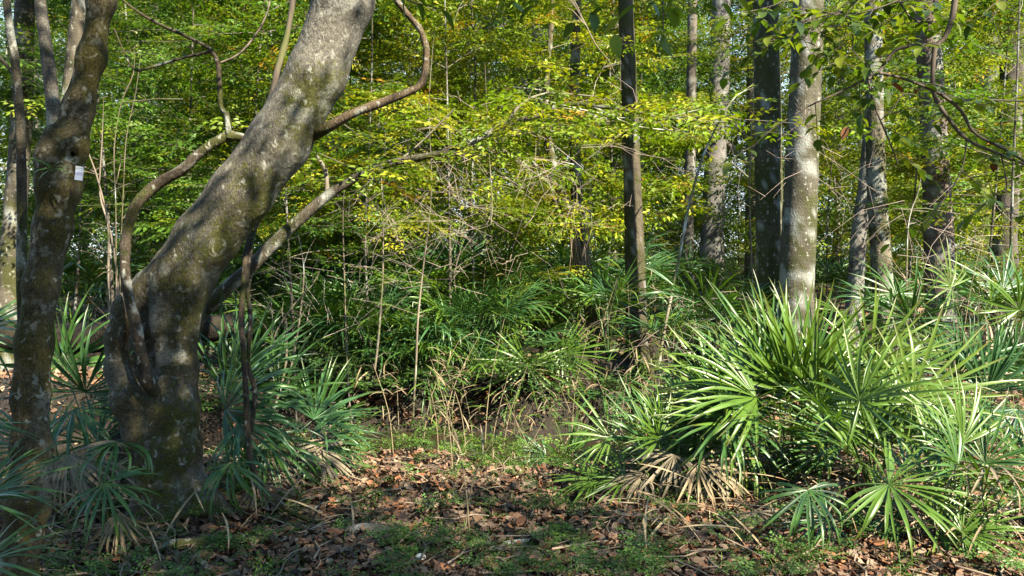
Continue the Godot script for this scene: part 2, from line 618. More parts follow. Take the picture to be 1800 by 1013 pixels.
func leaflet_list(axis: Vector3, face: Vector3, size: float, n: int, span: float, droop: float) -> Array:   # [Transform3D, mesh]
	var f := frond_basis(axis.normalized(), face)
	var out := []
	n = int(n * 1.4)
	for i in n:
		if rng.randf() < 0.06: continue
		var u := (float(i) / (n - 1)) * 2.0 - 1.0
		var ph := deg_to_rad(span) * u + R(-0.09, 0.09)
		var d: Vector3 = f[0] * cos(ph) + f[2] * sin(ph)
		d = (d + f[1] * (0.10 + 0.1 * absf(u) + R(-0.12, 0.16)) + Vector3.DOWN * droop * 0.25 * R(0.5, 1.3)).normalized()
		var y: Vector3 = (f[1] - d * f[1].dot(d)).normalized().rotated(d, R(-0.45, 0.45) - 0.25 * u)
		var z := d.cross(y).normalized()
		var ln := size * (1.08 - 0.34 * u * u) * R(0.82, 1.1)
		var wsc := size * (0.7 + 0.42 * 20.0 / n * span / 120.0) * R(0.75, 1.2)
		var kinds: Array = shapes.leaflet
		var which := int(clampf(droop * 2.2 + R(-1.0, 3.0), 0, kinds.size() - 1))
		out.append([Transform3D(Basis(d * ln, y * ln, z * wsc), Vector3.ZERO), kinds[which]])
	return out

func petiole_mesh(a: Vector3, b: Vector3, r: float, sag: float) -> ArrayMesh:
	var mb := MB.new()
	var mid := a.lerp(b, 0.5) + Vector3.UP * sag
	var pr := smooth_path([a, mid, b], [r * 1.25, r, r * 0.75], 0.12)
	tube(mb, pr[0], pr[1], 5, plain(Color(0.9, 0.9, 0.8), 0.15), 0, false)
	return mb.done()

# a frond: petiole and single leaflets (near), under its plant
func frond(plant: Node3D, hub: Vector3, axis: Vector3, face: Vector3, size: float, n: int, span: float, droop: float, m: String, foot := Vector3.ZERO) -> void:
	var o := Node3D.new()
	o.name = "frond"
	plant.add_child(o, true)
	var local := hub - plant.position
	o.position = local
	part(o, "petiole", petiole_mesh(foot - local, Vector3.ZERO, 0.008 * clampf(size, 0.6, 1.2), 0.12 * size), M[m])
	for e in leaflet_list(axis, face, size, n, span, droop):
		var l := part(o, "leaflet", e[1], M[m])
		l.transform = e[0]

func merged_frond(size: float, n: int, span: float, droop: float, pet: float) -> ArrayMesh:   # for plants further off: +X frond with its petiole, face +Y
	var mb := MB.new()
	for e in leaflet_list(Vector3(0.94, 0.3, 0), Vector3(-0.3, 0.94, 0), size, n, span, droop):
		var arr: Array = e[1].surface_get_arrays(0)
		var t: Transform3D = e[0]
		var first := mb.v.size()
		for i in arr[Mesh.ARRAY_VERTEX].size():
			mb.put(t * arr[Mesh.ARRAY_VERTEX][i], (t.basis.inverse().transposed() * arr[Mesh.ARRAY_NORMAL][i]).normalized(), arr[Mesh.ARRAY_COLOR][i], arr[Mesh.ARRAY_TEX_UV][i])
		for i in range(0, arr[Mesh.ARRAY_INDEX].size(), 3):
			mb.tri(first + arr[Mesh.ARRAY_INDEX][i], first + arr[Mesh.ARRAY_INDEX][i + 1], first + arr[Mesh.ARRAY_INDEX][i + 2])
	tube(mb, [Vector3(-pet * 0.9, -pet * 0.75, 0), Vector3(-pet * 0.4, -pet * 0.25, 0), Vector3.ZERO], [0.009, 0.008, 0.006], 4, plain(Color(0.9, 0.9, 0.7)), 0, false)
	return mb.done()

func far_palmetto(px: float, d: float, count: int, size: float, mats: Array, label: String, lean := 0.0) -> void:
	var foot := on_ground(px, d)
	var t := thing("palmetto", foot, label, "palm", label + " group")
	for i in count:
		var fm: Array = shapes.far_frond
		var k := rng.randi() % fm.size()
		var yaw := TAU * i / count + R(-0.4, 0.4)
		var tilt := R(-0.35, 0.75)
		var dir := Vector3(cos(yaw), 0, sin(yaw))
		var b := Basis(Vector3.UP, -yaw) * Basis(Vector3(0, 0, 1), tilt + lean)
		var o := part(t, "frond", fm[k], M[mats[rng.randi() % mats.size()]])
		var pet := 0.75 * size
		o.transform = Transform3D(b * size, b * Vector3(pet * 0.9, pet * 0.75, 0) + Vector3(0, 0.02, 0))

func more_fronds(t: Node3D, foot: Vector3, count: int, size: float, mats: Array, lo: float, hi: float, tall := 1.0) -> void:
	for i in count:
		var a := R(lo, hi)
		var m: String = mats[rng.randi() % mats.size()]
		var dry := "straw" in m
		var dir := Vector3(sin(a), cos(a) * tall, R(-0.7, 0.55)).normalized()
		var hub := foot + dir * R(0.5, 0.95) * size * 1.35 * (0.75 if dry else 1.0)
		hub.y = maxf(hub.y, foot.y + 0.12)
		var out := Vector3(dir.x, 0, dir.z)
		var axis := (dir + out * R(0.2, 0.9) + Vector3.DOWN * (0.9 if dry else R(0.0, 0.45))).normalized()
		frond(t, hub, axis, (Vector3.UP * 0.75 - out * 0.5 + Vector3(0, 0, R(0.1, 0.7))).normalized(), size * R(0.8, 1.1), 18, R(70, 118), R(0.9, 1.3) if dry else R(0.05, 0.7), m)

func near_palmetto(foot: Vector3, count: int, size: float, mats: Array, label: String, height := 0.75, n := 20, yaw0 := 0.0, arc := TAU) -> Node3D:
	var t := thing("palmetto", foot, label, "palm", "palmettos on the near bank")
	for i in count:
		var yaw := yaw0 + arc * (i + R(-0.3, 0.3)) / count
		var out := Vector3(cos(yaw), 0, sin(yaw))
		var el := R(0.25, 1.15)
		var ax := (out * cos(el) + Vector3.UP * sin(el)).normalized()
		var hub := foot + out * R(0.25, 0.5) * size + Vector3.UP * height * R(0.45, 1.1)
		var ax2 := (ax + Vector3.DOWN * 0.45).normalized()
		frond(t, hub, ax2, (Vector3.UP * 0.8 - out * 0.55).normalized(), size * R(0.6, 0.8), n, R(95, 130), R(0.1, 0.9), mats[rng.randi() % mats.size()])
	return t

# ---------------------------------------------------------------- the scene
func stem_from(list: Array, d: float, top: float) -> Array:   # [[px, py, width px] from the foot upwards] -> [points, radii], rooted in the ground, led on upwards
	var a: Array = list[0]
	var foot := on_ground(a[0], d)
	var pts := [foot + Vector3.DOWN * 0.15]
	var rad := [a[2] * 0.72 * d / F]
	for e in list:
		var dd: float = e[3] if e.size() > 3 else d
		var p := at(e[0], e[1], dd)
		if p.y < foot.y + 0.25: continue
		pts.append(p)
		rad.append(e[2] * 0.5 * dd / F)
	var dir: Vector3 = (pts[-1] - pts[-2]).normalized()
	dir = (dir + Vector3.UP * 0.5).normalized()
	while pts[-1].y < top:
		pts.append(pts[-1] + dir * 1.2 + Vector3(R(-0.12, 0.12), 0, R(-0.12, 0.12)))
		rad.append(rad[-1] * 0.86)
	return [pts, rad]

func _ready() -> void:
	rng.seed = 20
	noise.seed = 4
	noise.frequency = 0.35
	noise.fractal_octaves = 3
	fine.seed = 8
	fine.frequency = 1.6
	fine.fractal_octaves = 3
	var cam := Camera3D.new()
	cam.name = "camera"
	cam.position = EYE
	cam.rotation.x = PITCH
	cam.fov = rad_to_deg(2.0 * atan(506.5 / F))
	cam.far = 300
	cam.near = 0.05
	add_child(cam)
	var sky_mat := ProceduralSkyMaterial.new()
	sky_mat.sky_top_color = Color(0.38, 0.52, 0.70)
	sky_mat.sky_horizon_color = Color(0.78, 0.81, 0.82)
	sky_mat.ground_bottom_color = Color(0.12, 0.12, 0.08)
	sky_mat.ground_horizon_color = Color(0.35, 0.38, 0.30)
	sky_mat.energy_multiplier = 1.0
	var env := Environment.new()
	env.background_mode = Environment.BG_SKY
	env.sky = Sky.new()
	env.sky.sky_material = sky_mat
	env.tonemap_mode = Environment.TONE_MAPPER_LINEAR
	env.tonemap_exposure = 5.5
	env.sdfgi_enabled = true
	env.ssao_enabled = true
	env.ssil_enabled = true
	var we := WorldEnvironment.new()
	we.name = "environment"
	we.environment = env
	add_child(we)
	var sun := DirectionalLight3D.new()
	sun.name = "sun"
	sun.light_energy = 1.6
	sun.light_color = Color(1.0, 0.95, 0.86)
	sun.light_angular_distance = 0.5
	sun.shadow_enabled = true
	add_child(sun)
	sun.look_at_from_position(Vector3(0.50, 0.66, 0.56) * 30.0, Vector3.ZERO)

	materials()
	for i in 4: sprigs.append(make_sprig(R(0.28, 0.40), R(0.055, 0.07)))
	for i in 2: sprigs.append(make_sprig(R(0.34, 0.44), R(0.08, 0.09)))
	for i in 3: sprigs.append(make_clump(0.2, 20, [0.06, 0.075, 0.09][i]))
	for i in 5: clumps.append(make_clump(0.6, 54, 0.105))
	shapes.leaflet = [leaflet_mesh(0.25, 0.0, 0.1), leaflet_mesh(0.5, 0.0, -0.15), leaflet_mesh(0.8, 0.1, 0.2), leaflet_mesh(1.2, 0.15, -0.2), leaflet_mesh(1.5, 0.4, 0.25)]
	shapes.far_frond = []
	for i in 5: shapes.far_frond.append(merged_frond(R(0.55, 0.68), 20, R(100, 130), 0.25 + 0.15 * i, 0.75))
	make_ground()
	main_trees()
	trunks()
	surrounding_wood()
	understorey_trees()
	background()
	palmettos()
	vines()
	overhang()
	cane()
	floor_details()

func axis_steps(a: float, b: float, lo: float, hi: float, fine_step: float) -> Array:
	var out := []
	var x := lo
	while x < hi:
		out.append(x)
		x += fine_step
	var s := fine_step
	while x < b:
		out.append(x)
		s *= 1.18
		x += s
	out.append(b)
	var before := []
	x = lo
	s = fine_step
	while x > a:
		s *= 1.18
		x -= s
		before.push_front(maxf(x, a))
	return before + out

func make_ground() -> void:
	var xs := axis_steps(-90, 90, -5.5, 5.5, 0.075)
	var zs := axis_steps(-140, 30, -11.5, -2.5, 0.075)
	var mb := MB.new()
	for z in zs:
		for x in xs:
			var e := 0.06
			var y := ground(x, z)
			var n := Vector3(y - ground(x + e, z), e, y - ground(x, z + e)).normalized()
			var k := 1.0 + 0.5 * noise.get_noise_2d(x * 4.0, z * 4.0) + 0.4 * fine.get_noise_2d(x * 5.0, z * 5.0)
			var c := Color(0.095, 0.066, 0.043) * k
			c = mix(c, Color(0.05, 0.055, 0.016), smoothstep(0.15, 0.4, noise.get_noise_2d(x * 3.0 + 90, z * 3.0) + 0.4 * fine.get_noise_2d(x * 4.0, z * 4.0)))
			var u: float = creek_z(x) - z
			c = mix(c, Color(0.028, 0.022, 0.015) * k, smoothstep(0.15, 0.0, absf(u - 0.0) - 1.3 + 0.5 * noise.get_noise_2d(x * 6.0, z * 6.0)))   # darker brown over the creek bed and banks, with a noisy edge
			c.a = 1
			mb.put(Vector3(x, y, z), n, c)
	var w := xs.size()
	for j in zs.size() - 1:
		for i in w - 1:
			var a := j * w + i
			mb.tri(a, a + 1, a + w)
			mb.tri(a + 1, a + w + 1, a + w)
	var g := part(self, "ground", mb.done(), M.soil)
	tag(g, "brown leaf-strewn forest floor sloping to the creek", "ground", "", "structure")
	var wm := MB.new()
	var first := -1
	for i in 61:
		var x := lerpf(-30, 24, i / 60.0)
		for s in [-1, 1]: wm.put(Vector3(x, -0.47, creek_z(x) + s * 2.2), Vector3.UP, Color.WHITE)
		if i:
			wm.tri(i * 2 - 2, i * 2 - 1, i * 2)
			wm.tri(i * 2 - 1, i * 2 + 1, i * 2)
	tag(part(self, "creek_water", wm.done(), M.water), "still brown water of the narrow creek", "water", "", "structure")

func near_any(p: Vector3, list: Array, rad: float) -> float:   # 1 at any of the points, 0 at rad
	var best := 0.0
	for q in list: best = maxf(best, 1.0 - p.distance_to(q) / rad)
	return best

func main_trees() -> void:
	# the leaning tree with the split, hollow foot
	var D := 4.66
	var foot := on_ground(310, D)
	var lean := thing("leaning_tree", foot, "thick grey-barked tree leaning right from a mossy hollow split foot", "tree")
	var trunk := chain([[690, -420, 4.3, 96], [640, -150, 4.35, 108], [605, 0, 4.4, 114], [557, 130, 4.45, 112], [490, 250, 4.5, 118], [424, 340, 4.55, 118], [362, 420, 4.6, 120], [318, 490, 4.64, 122], [306, 570, 4.67, 88], [310, 650, 4.67, 78], [300, 720, 4.66, 106], [300, 790, 4.66, 112], [308, 900, 4.66, 130], [310, 970, 4.66, 168]], 0.88)
	trunk += chain([[262, 500, 4.62, 54], [220, 542, 4.6, 40], [205, 595, 4.58, 36], [207, 650, 4.57, 40], [224, 705, 4.56, 50], [252, 765, 4.58, 62], [276, 840, 4.6, 76], [280, 930, 4.6, 90]])
	trunk += chain([[262, 540, 4.92, 60], [258, 620, 4.94, 62], [262, 700, 4.9, 70]])
	trunk += chain([[340, 880, 4.62, 60], [385, 935, 4.5, 40]])
	trunk += chain([[270, 880, 4.62, 60], [215, 945, 4.55, 36]])
	trunk += chain([[345, 870, 4.66, 70], [400, 925, 4.62, 44], [450, 945, 4.55, 22]])
	trunk += chain([[300, 880, 4.6, 80], [300, 945, 4.42, 50], [310, 965, 4.3, 24]])
	var wet := [at(318, 740, 4.45), at(310, 830, 4.42), at(330, 800, 4.45), at(345, 880, 4.45), at(395, 470, 4.45), at(440, 400, 4.4), at(490, 345, 4.4), at(540, 270, 4.35), at(585, 180, 4.35), at(350, 560, 4.5)]
	var red := [at(230, 645, 4.42), at(245, 600, 4.6)]
	var pale := [at(560, 100, 4.25), at(520, 200, 4.3), at(600, 60, 4.25), at(500, 280, 4.3), at(200, 590, 4.4)]
	var bk := func(p: Vector3, _n: Vector3) -> Color:
		var g := fine.get_noise_3dv(p * 16.0)
		var g2 := fine.get_noise_3dv(p * 38.0)
		var c := Color(0.20, 0.19, 0.158) * (1.0 + 0.4 * g + 0.7 * g2 + 0.2 * noise.get_noise_3dv(p * 6.0))
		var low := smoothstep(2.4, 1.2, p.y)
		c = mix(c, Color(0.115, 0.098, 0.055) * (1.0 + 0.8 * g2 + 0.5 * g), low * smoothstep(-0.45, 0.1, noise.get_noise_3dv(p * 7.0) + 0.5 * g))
		var mo := near_any(p, wet, 0.36) * 0.75 + noise.get_noise_3dv(p * 7.0 + Vector3(5, 2, 8)) * 0.45 + 0.3 * g + 0.4 * g2 - 0.17
		c = mix(c, Color(0.085, 0.092, 0.02) * (1.0 + 0.5 * g2), smoothstep(0.05, 0.45, mo + 0.25 * g2) * 0.92)
		var rd := near_any(p, red, 0.16) + 0.5 * g + 0.3 * g2 - 0.35
		c = mix(c, Color(0.09, 0.04, 0.022), smoothstep(0.0, 0.3, rd))
		var li := noise.get_noise_3dv(p * 12.0 + Vector3(3, 70, 9)) + 0.3 * g + near_any(p, pale, 0.5) * 0.22 - 0.12
		c = mix(c, Color(0.44, 0.45, 0.40) * (1.0 + 0.4 * g2), smoothstep(0.24, 0.42, li) * 0.42)
		c.a = 1
		return c
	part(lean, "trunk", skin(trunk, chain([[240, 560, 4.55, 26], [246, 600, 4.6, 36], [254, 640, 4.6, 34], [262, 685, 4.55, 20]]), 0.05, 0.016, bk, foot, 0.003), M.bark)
	# crown of the leaning tree, above the picture
	var top := at(690, -420, 4.3)
	var list := []
	for i in 7:
		var a := R(-0.9, 0.9)
		limb(lean, foot, list, top + Vector3(0, -0.3 + 0.16 * i, 0), Vector3(cos(a), R(0.3, 0.9), sin(a) * 0.9), R(1.2, 2.0), 0.03, 1, 1, bk, 0.2)
	copies(lean, "crown", sprigs[0], M.leaf, list, foot)

	# the near tree at the left with knot hole and side stem
	var f2 := Vector3((20 - 900) / F * 3.4, 0, -3.4)
	f2.y = ground(f2.x, f2.z)
	var left := thing("mossy_tree", f2, "slim mossy tree with a knot hole and a white tag on its bark", "tree")
	var b2 := chain([[215, -330, 3.3, 44], [205, -200, 3.3, 48], [178, 0, 3.35, 52], [161, 100, 3.38, 54], [138, 190, 3.4, 60], [122, 260, 3.4, 70], [106, 330, 3.4, 80], [92, 400, 3.4, 76], [72, 500, 3.4, 72], [60, 600, 3.4, 70], [53, 700, 3.4, 66], [53, 780, 3.4, 72], [58, 840, 3.4, 82], [50, 890, 3.4, 86], [36, 955, 3.4, 82], [24, 1020, 3.4, 88], [20, 1110, 3.4, 130]], 0.78)
	b2 += chain([[92, 236, 3.36, 26], [84, 275, 3.36, 34], [90, 330, 3.38, 40]])
	var bk2 := func(p: Vector3, _n: Vector3) -> Color:
		var g := fine.get_noise_3dv(p * 20.0)
		var g2 := fine.get_noise_3dv(p * 48.0)
		var c := Color(0.125, 0.105, 0.06) * (1.0 + 0.7 * g + 0.8 * g2)
		var mo := noise.get_noise_3dv(p * 9.0) + 0.5 * g + 0.55 * g2 + 0.24
		c = mix(c, Color(0.078, 0.072, 0.018) * (1.0 + 0.6 * g2), smoothstep(0.0, 0.4, mo) * 0.85)
		var li := noise.get_noise_3dv(p * 13.0 + Vector3(30, 7, 19)) + 0.5 * g2 + 0.25 * g
		c = mix(c, Color(0.32, 0.32, 0.26), smoothstep(0.34, 0.5, li) * 0.55)
		c.a = 1
		return c
	part(left, "trunk", skin(b2, chain([[113, 262, 3.27, 15], [122, 272, 3.27, 11], [128, 272, 3.40, 8]]), 0.05, 0.0135, bk2, f2, 0.008), M.bark)
	part(left, "side_stem", traced_tube([[96, 262, 3.38, 26], [93, 190, 3.4, 24], [84, 110, 3.42, 22], [70, 0, 3.46, 19], [58, -120, 3.5, 17]], 10, bark(Color(0.17, 0.155, 0.13), -0.3, 0.0), 0.05, 0.002, f2), M.bark)
	var l2 := []
	for i in 6: limb(left, f2, l2, at(213, -300 - i * 5, 3.3), Vector3(R(-1, 1), R(0.3, 0.8), R(-1, 0.6)), R(0.9, 1.5), 0.02, 1, 1, plain(Color(0.15, 0.13, 0.1)))
	copies(left, "crown", sprigs[1], M.leaf, l2, f2)
	# fern tuft below the knot, its own plant
	var fp := at(93, 297, 3.24)
	var tuft := thing("strap_fern", fp, "small green strap-leaved plant growing below the knot hole", "plant")
	for i in 9:
		var a := R(0.2, PI - 0.2)
		var dv := Vector3(cos(a) * 1.0, R(-0.5, 1.0), 0.5).normalized()
		var l := part(tuft, "leaf", shapes.leaflet[2], M.fresh)
		var y := (Vector3.UP + Vector3(0, 0, 0.8)).normalized()
		var z := dv.cross(y).normalized()
		y = z.cross(dv)
		var s := R(0.06, 0.1)
		l.transform = Transform3D(Basis(dv * s, y * s, z * s * 2.4), Vector3.ZERO)
	# white tag
	var tp := at(139, 305, 3.28)
	var tg := thing("paper_tag", tp, "small faded white tag fixed to the mossy trunk", "tag")
	tg.rotation = Vector3(0, 0.35, -0.14)
	for e in [["sheet", 0.030, 0.056, 0.0, Color(0.62, 0.66, 0.74), 0.0], ["faded_band", 0.0295, 0.013, 0.0011, Color(0.50, 0.47, 0.60), -0.002], ["top_fold", 0.031, 0.009, 0.003, Color(0.42, 0.44, 0.47), 0.024]]:
		var bm := MB.new()
		for k in 9:
			var u: float = k / 8.0
			var x: float = (u - 0.5) * e[1]
			var zz: float = e[3] + 0.003 * cos((u - 0.5) * 2.6)
			bm.put(Vector3(x, e[5] - e[2] * 0.5, zz), Vector3(0, 0, 1), e[4])
			bm.put(Vector3(x, e[5] + e[2] * 0.5, zz + 0.001), Vector3(0, 0, 1), e[4])
			if k:
				bm.tri(k * 2 - 2, k * 2 - 1, k * 2)
				bm.tri(k * 2 - 1, k * 2 + 1, k * 2)
		part(tg, e[0], bm.done(), M.paper)
	# unseen trees added around the camera, crowns placed to shade the left bank
	for e in [[Vector3(2.2, 0, 3.4), 0.16, [[Vector3(1.7, 5.7, 0.4), 1.2, 54], [Vector3(0.5, 5.4, 1.4), 1.2, 56], [Vector3(2.8, 5.3, 1.3), 0.9, 20], [Vector3(2.3, 6.1, -0.1), 0.8, 26], [Vector3(1.2, 7.2, 1.9), 1.3, 44], [Vector3(0.2, 6.6, 0.6), 1.1, 34]]], [Vector3(-1.2, 0, 4.2), 0.14, [[Vector3(-0.4, 5.2, 1.9), 1.3, 60], [Vector3(-1.4, 6.4, 2.9), 1.5, 60], [Vector3(-0.2, 7.4, 0.6), 1.0, 28]]], [Vector3(6.6, 0, 5.2), 0.2, [[Vector3(4.9, 6.0, 1.5), 1.1, 20], [Vector3(3.7, 5.7, 1.1), 0.9, 18], [Vector3(6.4, 9.0, 4.2), 1.4, 30], [Vector3(4.6, 8.4, 3.4), 1.2, 26]]],
		[Vector3(-5.2, 0, 1.6), 0.18, [[Vector3(-4.4, 7.6, 0.2), 2.0, 130], [Vector3(-5.6, 8.6, -1.8), 2.0, 130], [Vector3(-3.0, 8.8, -2.4), 1.8, 110], [Vector3(-6.2, 6.6, 1.8), 2.0, 110]]], [Vector3(-4.6, 0, -6.2), 0.16, [[Vector3(-4.6, 8.4, -5.6), 2.0, 130], [Vector3(-2.6, 9.2, -5.0), 1.7, 100], [Vector3(-6.2, 7.6, -6.8), 1.8, 100]]], [Vector3(-3.6, 0, 6.4), 0.2, [[Vector3(-3.6, 8.0, 5.6), 2.2, 130], [Vector3(-1.6, 9.4, 4.6), 2.0, 110], [Vector3(-4.8, 5.2, 6.8), 2.0, 110], [Vector3(-3.0, 3.8, 7.0), 1.8, 90]]], [Vector3(0.4, 0, 8.2), 0.2, [[Vector3(0.2, 6.0, 8.0), 2.2, 120], [Vector3(1.0, 3.4, 8.4), 2.0, 100], [Vector3(-0.6, 9.0, 7.4), 2.2, 110]]]]:
		var ft: Vector3 = e[0]
		ft.y = ground(ft.x, ft.z)
		var c0: Vector3 = e[2][0][0]
		forest_tree("added_shade_tree", [ft, ft + Vector3(0.05, 2.0, -0.1), ft.lerp(c0, 0.35) + Vector3.UP * 2.4, ft.lerp(c0, 0.6) + Vector3.UP * 3.2], [e[1], e[1] * 0.85, e[1] * 0.6, 0.05], bark(Color(0.17, 0.15, 0.12), 0, 0), M.bark, e[2], 1, "unseen broadleaf tree added around the viewer to shade the near bank", "added trees around the viewpoint")

# the wood goes on all round: trees to the sides of and behind the viewer, which hide the low sky
func surrounding_wood() -> void:
	for i in 26:
		var a := lerpf(-1.75, 1.75, (i + R(0.2, 0.8)) / 26.0)          # 0 is straight behind the viewer
		var r := R(14, 24)
		var foot := Vector3(sin(a) * r, 0, cos(a) * r)
		foot.y = ground(foot.x, foot.z)
		if absf(foot.z - creek_z(foot.x)) < 1.6: continue
		var h := R(8, 12)
		var cr := []
		for k in 9: cr.append([foot + Vector3(R(-2.4, 2.4), lerpf(1.2, h, (k + rng.randf()) / 9.0), R(-2.2, 2.2)), R(1.3, 2.1), 40])
		forest_tree("surrounding_tree", [foot + Vector3.DOWN * 0.2, foot + Vector3(R(-0.2, 0.2), h * 0.5, 0), foot + Vector3(R(-0.5, 0.5), h, 0)], [R(0.12, 0.22), 0.11, 0.04], bark(Color(0.17, 0.15, 0.12), 0, -0.1), M.furrowed, cr, 1, "leafy tree of the wood around and behind the viewer", "trees around the viewer", 1.0, 8, 0.6)

func trunks() -> void:
	var grey := Color(0.24, 0.23, 0.205)
	var defs := [
		# name, label, path from foot up [px, py, width, depth?], depth, top, bark colour, moss, lichen, furrowed, crown kind
		["mossy_trunk_tree", "dark green mossy trunk, slimmer of the close pair behind the palmettos", [[1352, 620, 46], [1354, 500, 44], [1352, 350, 47], [1350, 200, 46], [1347, 60, 44], [1346, -60, 42]], 9.2, 11.0, Color(0.105, 0.10, 0.055), 0.18, -0.06, 0],
		["pale_trunk_tree", "thick trunk blotched with white lichen, in the close pair behind palmettos", [[1398, 620, 62], [1400, 520, 60], [1405, 400, 60], [1410, 280, 56], [1416, 150, 54], [1421, 0, 52], [1424, -80, 50]], 8.7, 12.0, Color(0.13, 0.12, 0.085), 0.0, 0.0, 0],
		["grey_oak", "large pale grey sunlit trunk with flared foot beyond the creek", [[1248, 545, 60], [1249, 500, 48], [1252, 420, 40], [1257, 300, 37], [1263, 180, 35], [1267, 60, 34], [1268, -60, 32]], 20.0, 17.0, Color(0.24, 0.23, 0.21), -0.5, -0.12, 1],
		["dark_trunk_tree", "straight dark brown trunk with a small stem against its foot", [[1120, 690, 44], [1119, 600, 40], [1117, 480, 36], [1112, 330, 31], [1107, 180, 29], [1101, 40, 27], [1098, -80, 25]], 11.0, 12.0, Color(0.13, 0.11, 0.075), 0.02, -0.15, 1],
		["white_trunk_tree", "thin whitish leaning trunk just behind the palmetto tops", [[1496, 610, 30], [1503, 520, 29], [1510, 420, 27], [1520, 330, 24], [1532, 200, 22], [1540, 60, 20], [1545, -60, 18]], 12.5, 9.0, Color(0.27, 0.25, 0.22), -0.35, 0.08, 1],
		["mottled_trunk_tree", "olive and cream mottled trunk beside the thin whitish one", [[1557, 600, 38], [1553, 520, 36], [1547, 420, 34], [1541, 320, 33], [1538, 200, 30], [1535, 60, 29], [1533, -60, 28]], 11.8, 11.0, Color(0.22, 0.195, 0.14), 0.06, 0.10, 1],
		["flaky_pine", "tall pinkish-grey trunk with flaking plated bark", [[1655, 560, 52], [1652, 460, 50], [1648, 360, 48], [1643, 250, 44], [1636, 130, 42], [1628, 0, 38], [1624, -80, 36]], 12.6, 15.0, Color(0.23, 0.18, 0.145), -0.5, 0.08, 1],
		["vine_clad_tree", "shaded trunk hung with vines at the edge of the woods", [[1760, 560, 46], [1765, 420, 42], [1772, 280, 40], [1780, 120, 38], [1788, 0, 36], [1790, -80, 34]], 16.0, 14.0, Color(0.15, 0.13, 0.11), -0.05, -0.2, 1],
		["pale_gum", "pale barked trunk behind the mossy tagged tree", [[10, 600, 50], [18, 480, 40], [28, 350, 36], [38, 200, 34], [42, 60, 32], [44, -80, 32]], 9.4, 12.0, Color(0.12, 0.108, 0.08), 0.06, -0.12, 0],
		["slanting_gum", "slanting grey trunk seen past the tagged tree's upper stem", [[70, 620, 30], [88, 430, 28], [108, 270, 27], [124, 140, 25], [137, 20, 25], [142, -80, 25]], 8.4, 10.0, Color(0.13, 0.115, 0.085), 0.06, -0.1, 0],
		["sunlit_trunk_tree", "short sunlit tan trunk in the gap left of the mossy tangle", [[925, 560, 26], [928, 480, 24], [932, 400, 23], [936, 320, 22], [940, 200, 20], [944, 60, 19], [946, -60, 18]], 19.0, 14.0, Color(0.22, 0.20, 0.165), -0.4, -0.05, 1],
		["slim_tan_tree", "slim tan trunk close beside the large pale grey one", [[1208, 540, 22], [1209, 460, 21], [1210, 380, 20], [1214, 260, 18], [1216, 100, 17], [1218, -60, 16]], 18.0, 12.0, Color(0.21, 0.185, 0.15), -0.4, -0.1, 1],
		["gap_tree", "narrow grey trunk seen in the gap between dark and tangled trunks", [[1075, 560, 16], [1078, 440, 15], [1080, 340, 14], [1082, 200, 13], [1084, -60, 12]], 22.0, 14.0, Color(0.22, 0.205, 0.17), -0.4, -0.05, 0],
	]
	for e in defs:
		var sr := stem_from(e[2], e[3], e[4])
		var tip: Vector3 = sr[0][-1]
		var cr := []
		for i in 4: cr.append([tip + Vector3(R(-1.8, 1.8), R(-1.2, 1.6), R(-1.8, 1.8)), R(1.1, 1.7), 40])
		forest_tree(e[0], sr[0], sr[1], bark(e[5], e[6], e[7]), M.furrowed if e[8] else M.bark, cr, 1, e[1], "", 1.0, 20 if e[3] < 13 else 14, 0.08 if e[3] < 13 else 0.14)
	# the tangled mossy tree at the middle
	var D := 11.4
	var foot := on_ground(1056, D)
	var t := thing("tangled_tree", foot, "mossy leaning tree with forked tangled stems and shaggy vines", "tree")
	var bk := bark(Color(0.17, 0.14, 0.085), 0.12, -0.05)
	part(t, "trunk", traced_tube([[1058, 700, D, 44], [1054, 620, D, 34], [1045, 560, D, 32], [1032, 500, D, 32], [1020, 450, D, 30], [1010, 400, D, 26], [990, 350, D, 20], [978, 310, D, 16], [965, 250, D, 13], [960, 160, D, 11], [968, 60, D, 9], [975, -60, D, 8]], 14, bk, 0.06, 0.01, foot), M.bark)
	for s in [[[1022, 455, D, 26], [1016, 380, D + 0.1, 24], [1012, 300, D + 0.2, 20], [1010, 200, D + 0.2, 18], [1012, 60, D + 0.2, 16], [1016, -60, D + 0.2, 15]], [[1000, 370, D, 12], [960, 345, D - 0.1, 9], [925, 385, D - 0.2, 8], [915, 400, D - 0.2, 7]], [[985, 330, D, 10], [950, 300, D - 0.2, 7], [925, 270, D - 0.3, 5]], [[1005, 390, D, 8], [960, 372, D - 0.2, 6], [900, 360, D - 0.3, 4]]]:
		part(t, "stem", traced_tube(s, 8, bk, 0.08, 0.004, foot), M.bark)
	var sh := MB.new()
	for i in 40:
		var x := R(1000, 1040)
		var y := R(320, 440)
		var p := at(x, y, D - R(0.12, 0.22))
		tube(sh, [p, p + Vector3(R(-0.05, 0.05), -R(0.2, 0.4), R(-0.03, 0.03)), p + Vector3(R(-0.08, 0.12), -R(0.5, 0.9), R(-0.05, 0.05))], [0.006, 0.006, 0.003], 3, plain(Color(0.22, 0.17, 0.11)), 0, false)
	tag(part(t, "vine_strands", sh.done(foot), M.wood), "shaggy brown vine strands", "", "", "stuff")
	var list := []
	for i in 15:
		var p := at(R(950, 1020), R(-40, 330), D)
		var a := R(0, TAU)
		limb(t, foot, list, p, Vector3(cos(a), R(0, 0.3), sin(a)), R(0.8, 1.7), 0.008, 1, 0, bk, 0.1)
	copies(t, "crown", sprigs[2], M.leaf, list, foot)

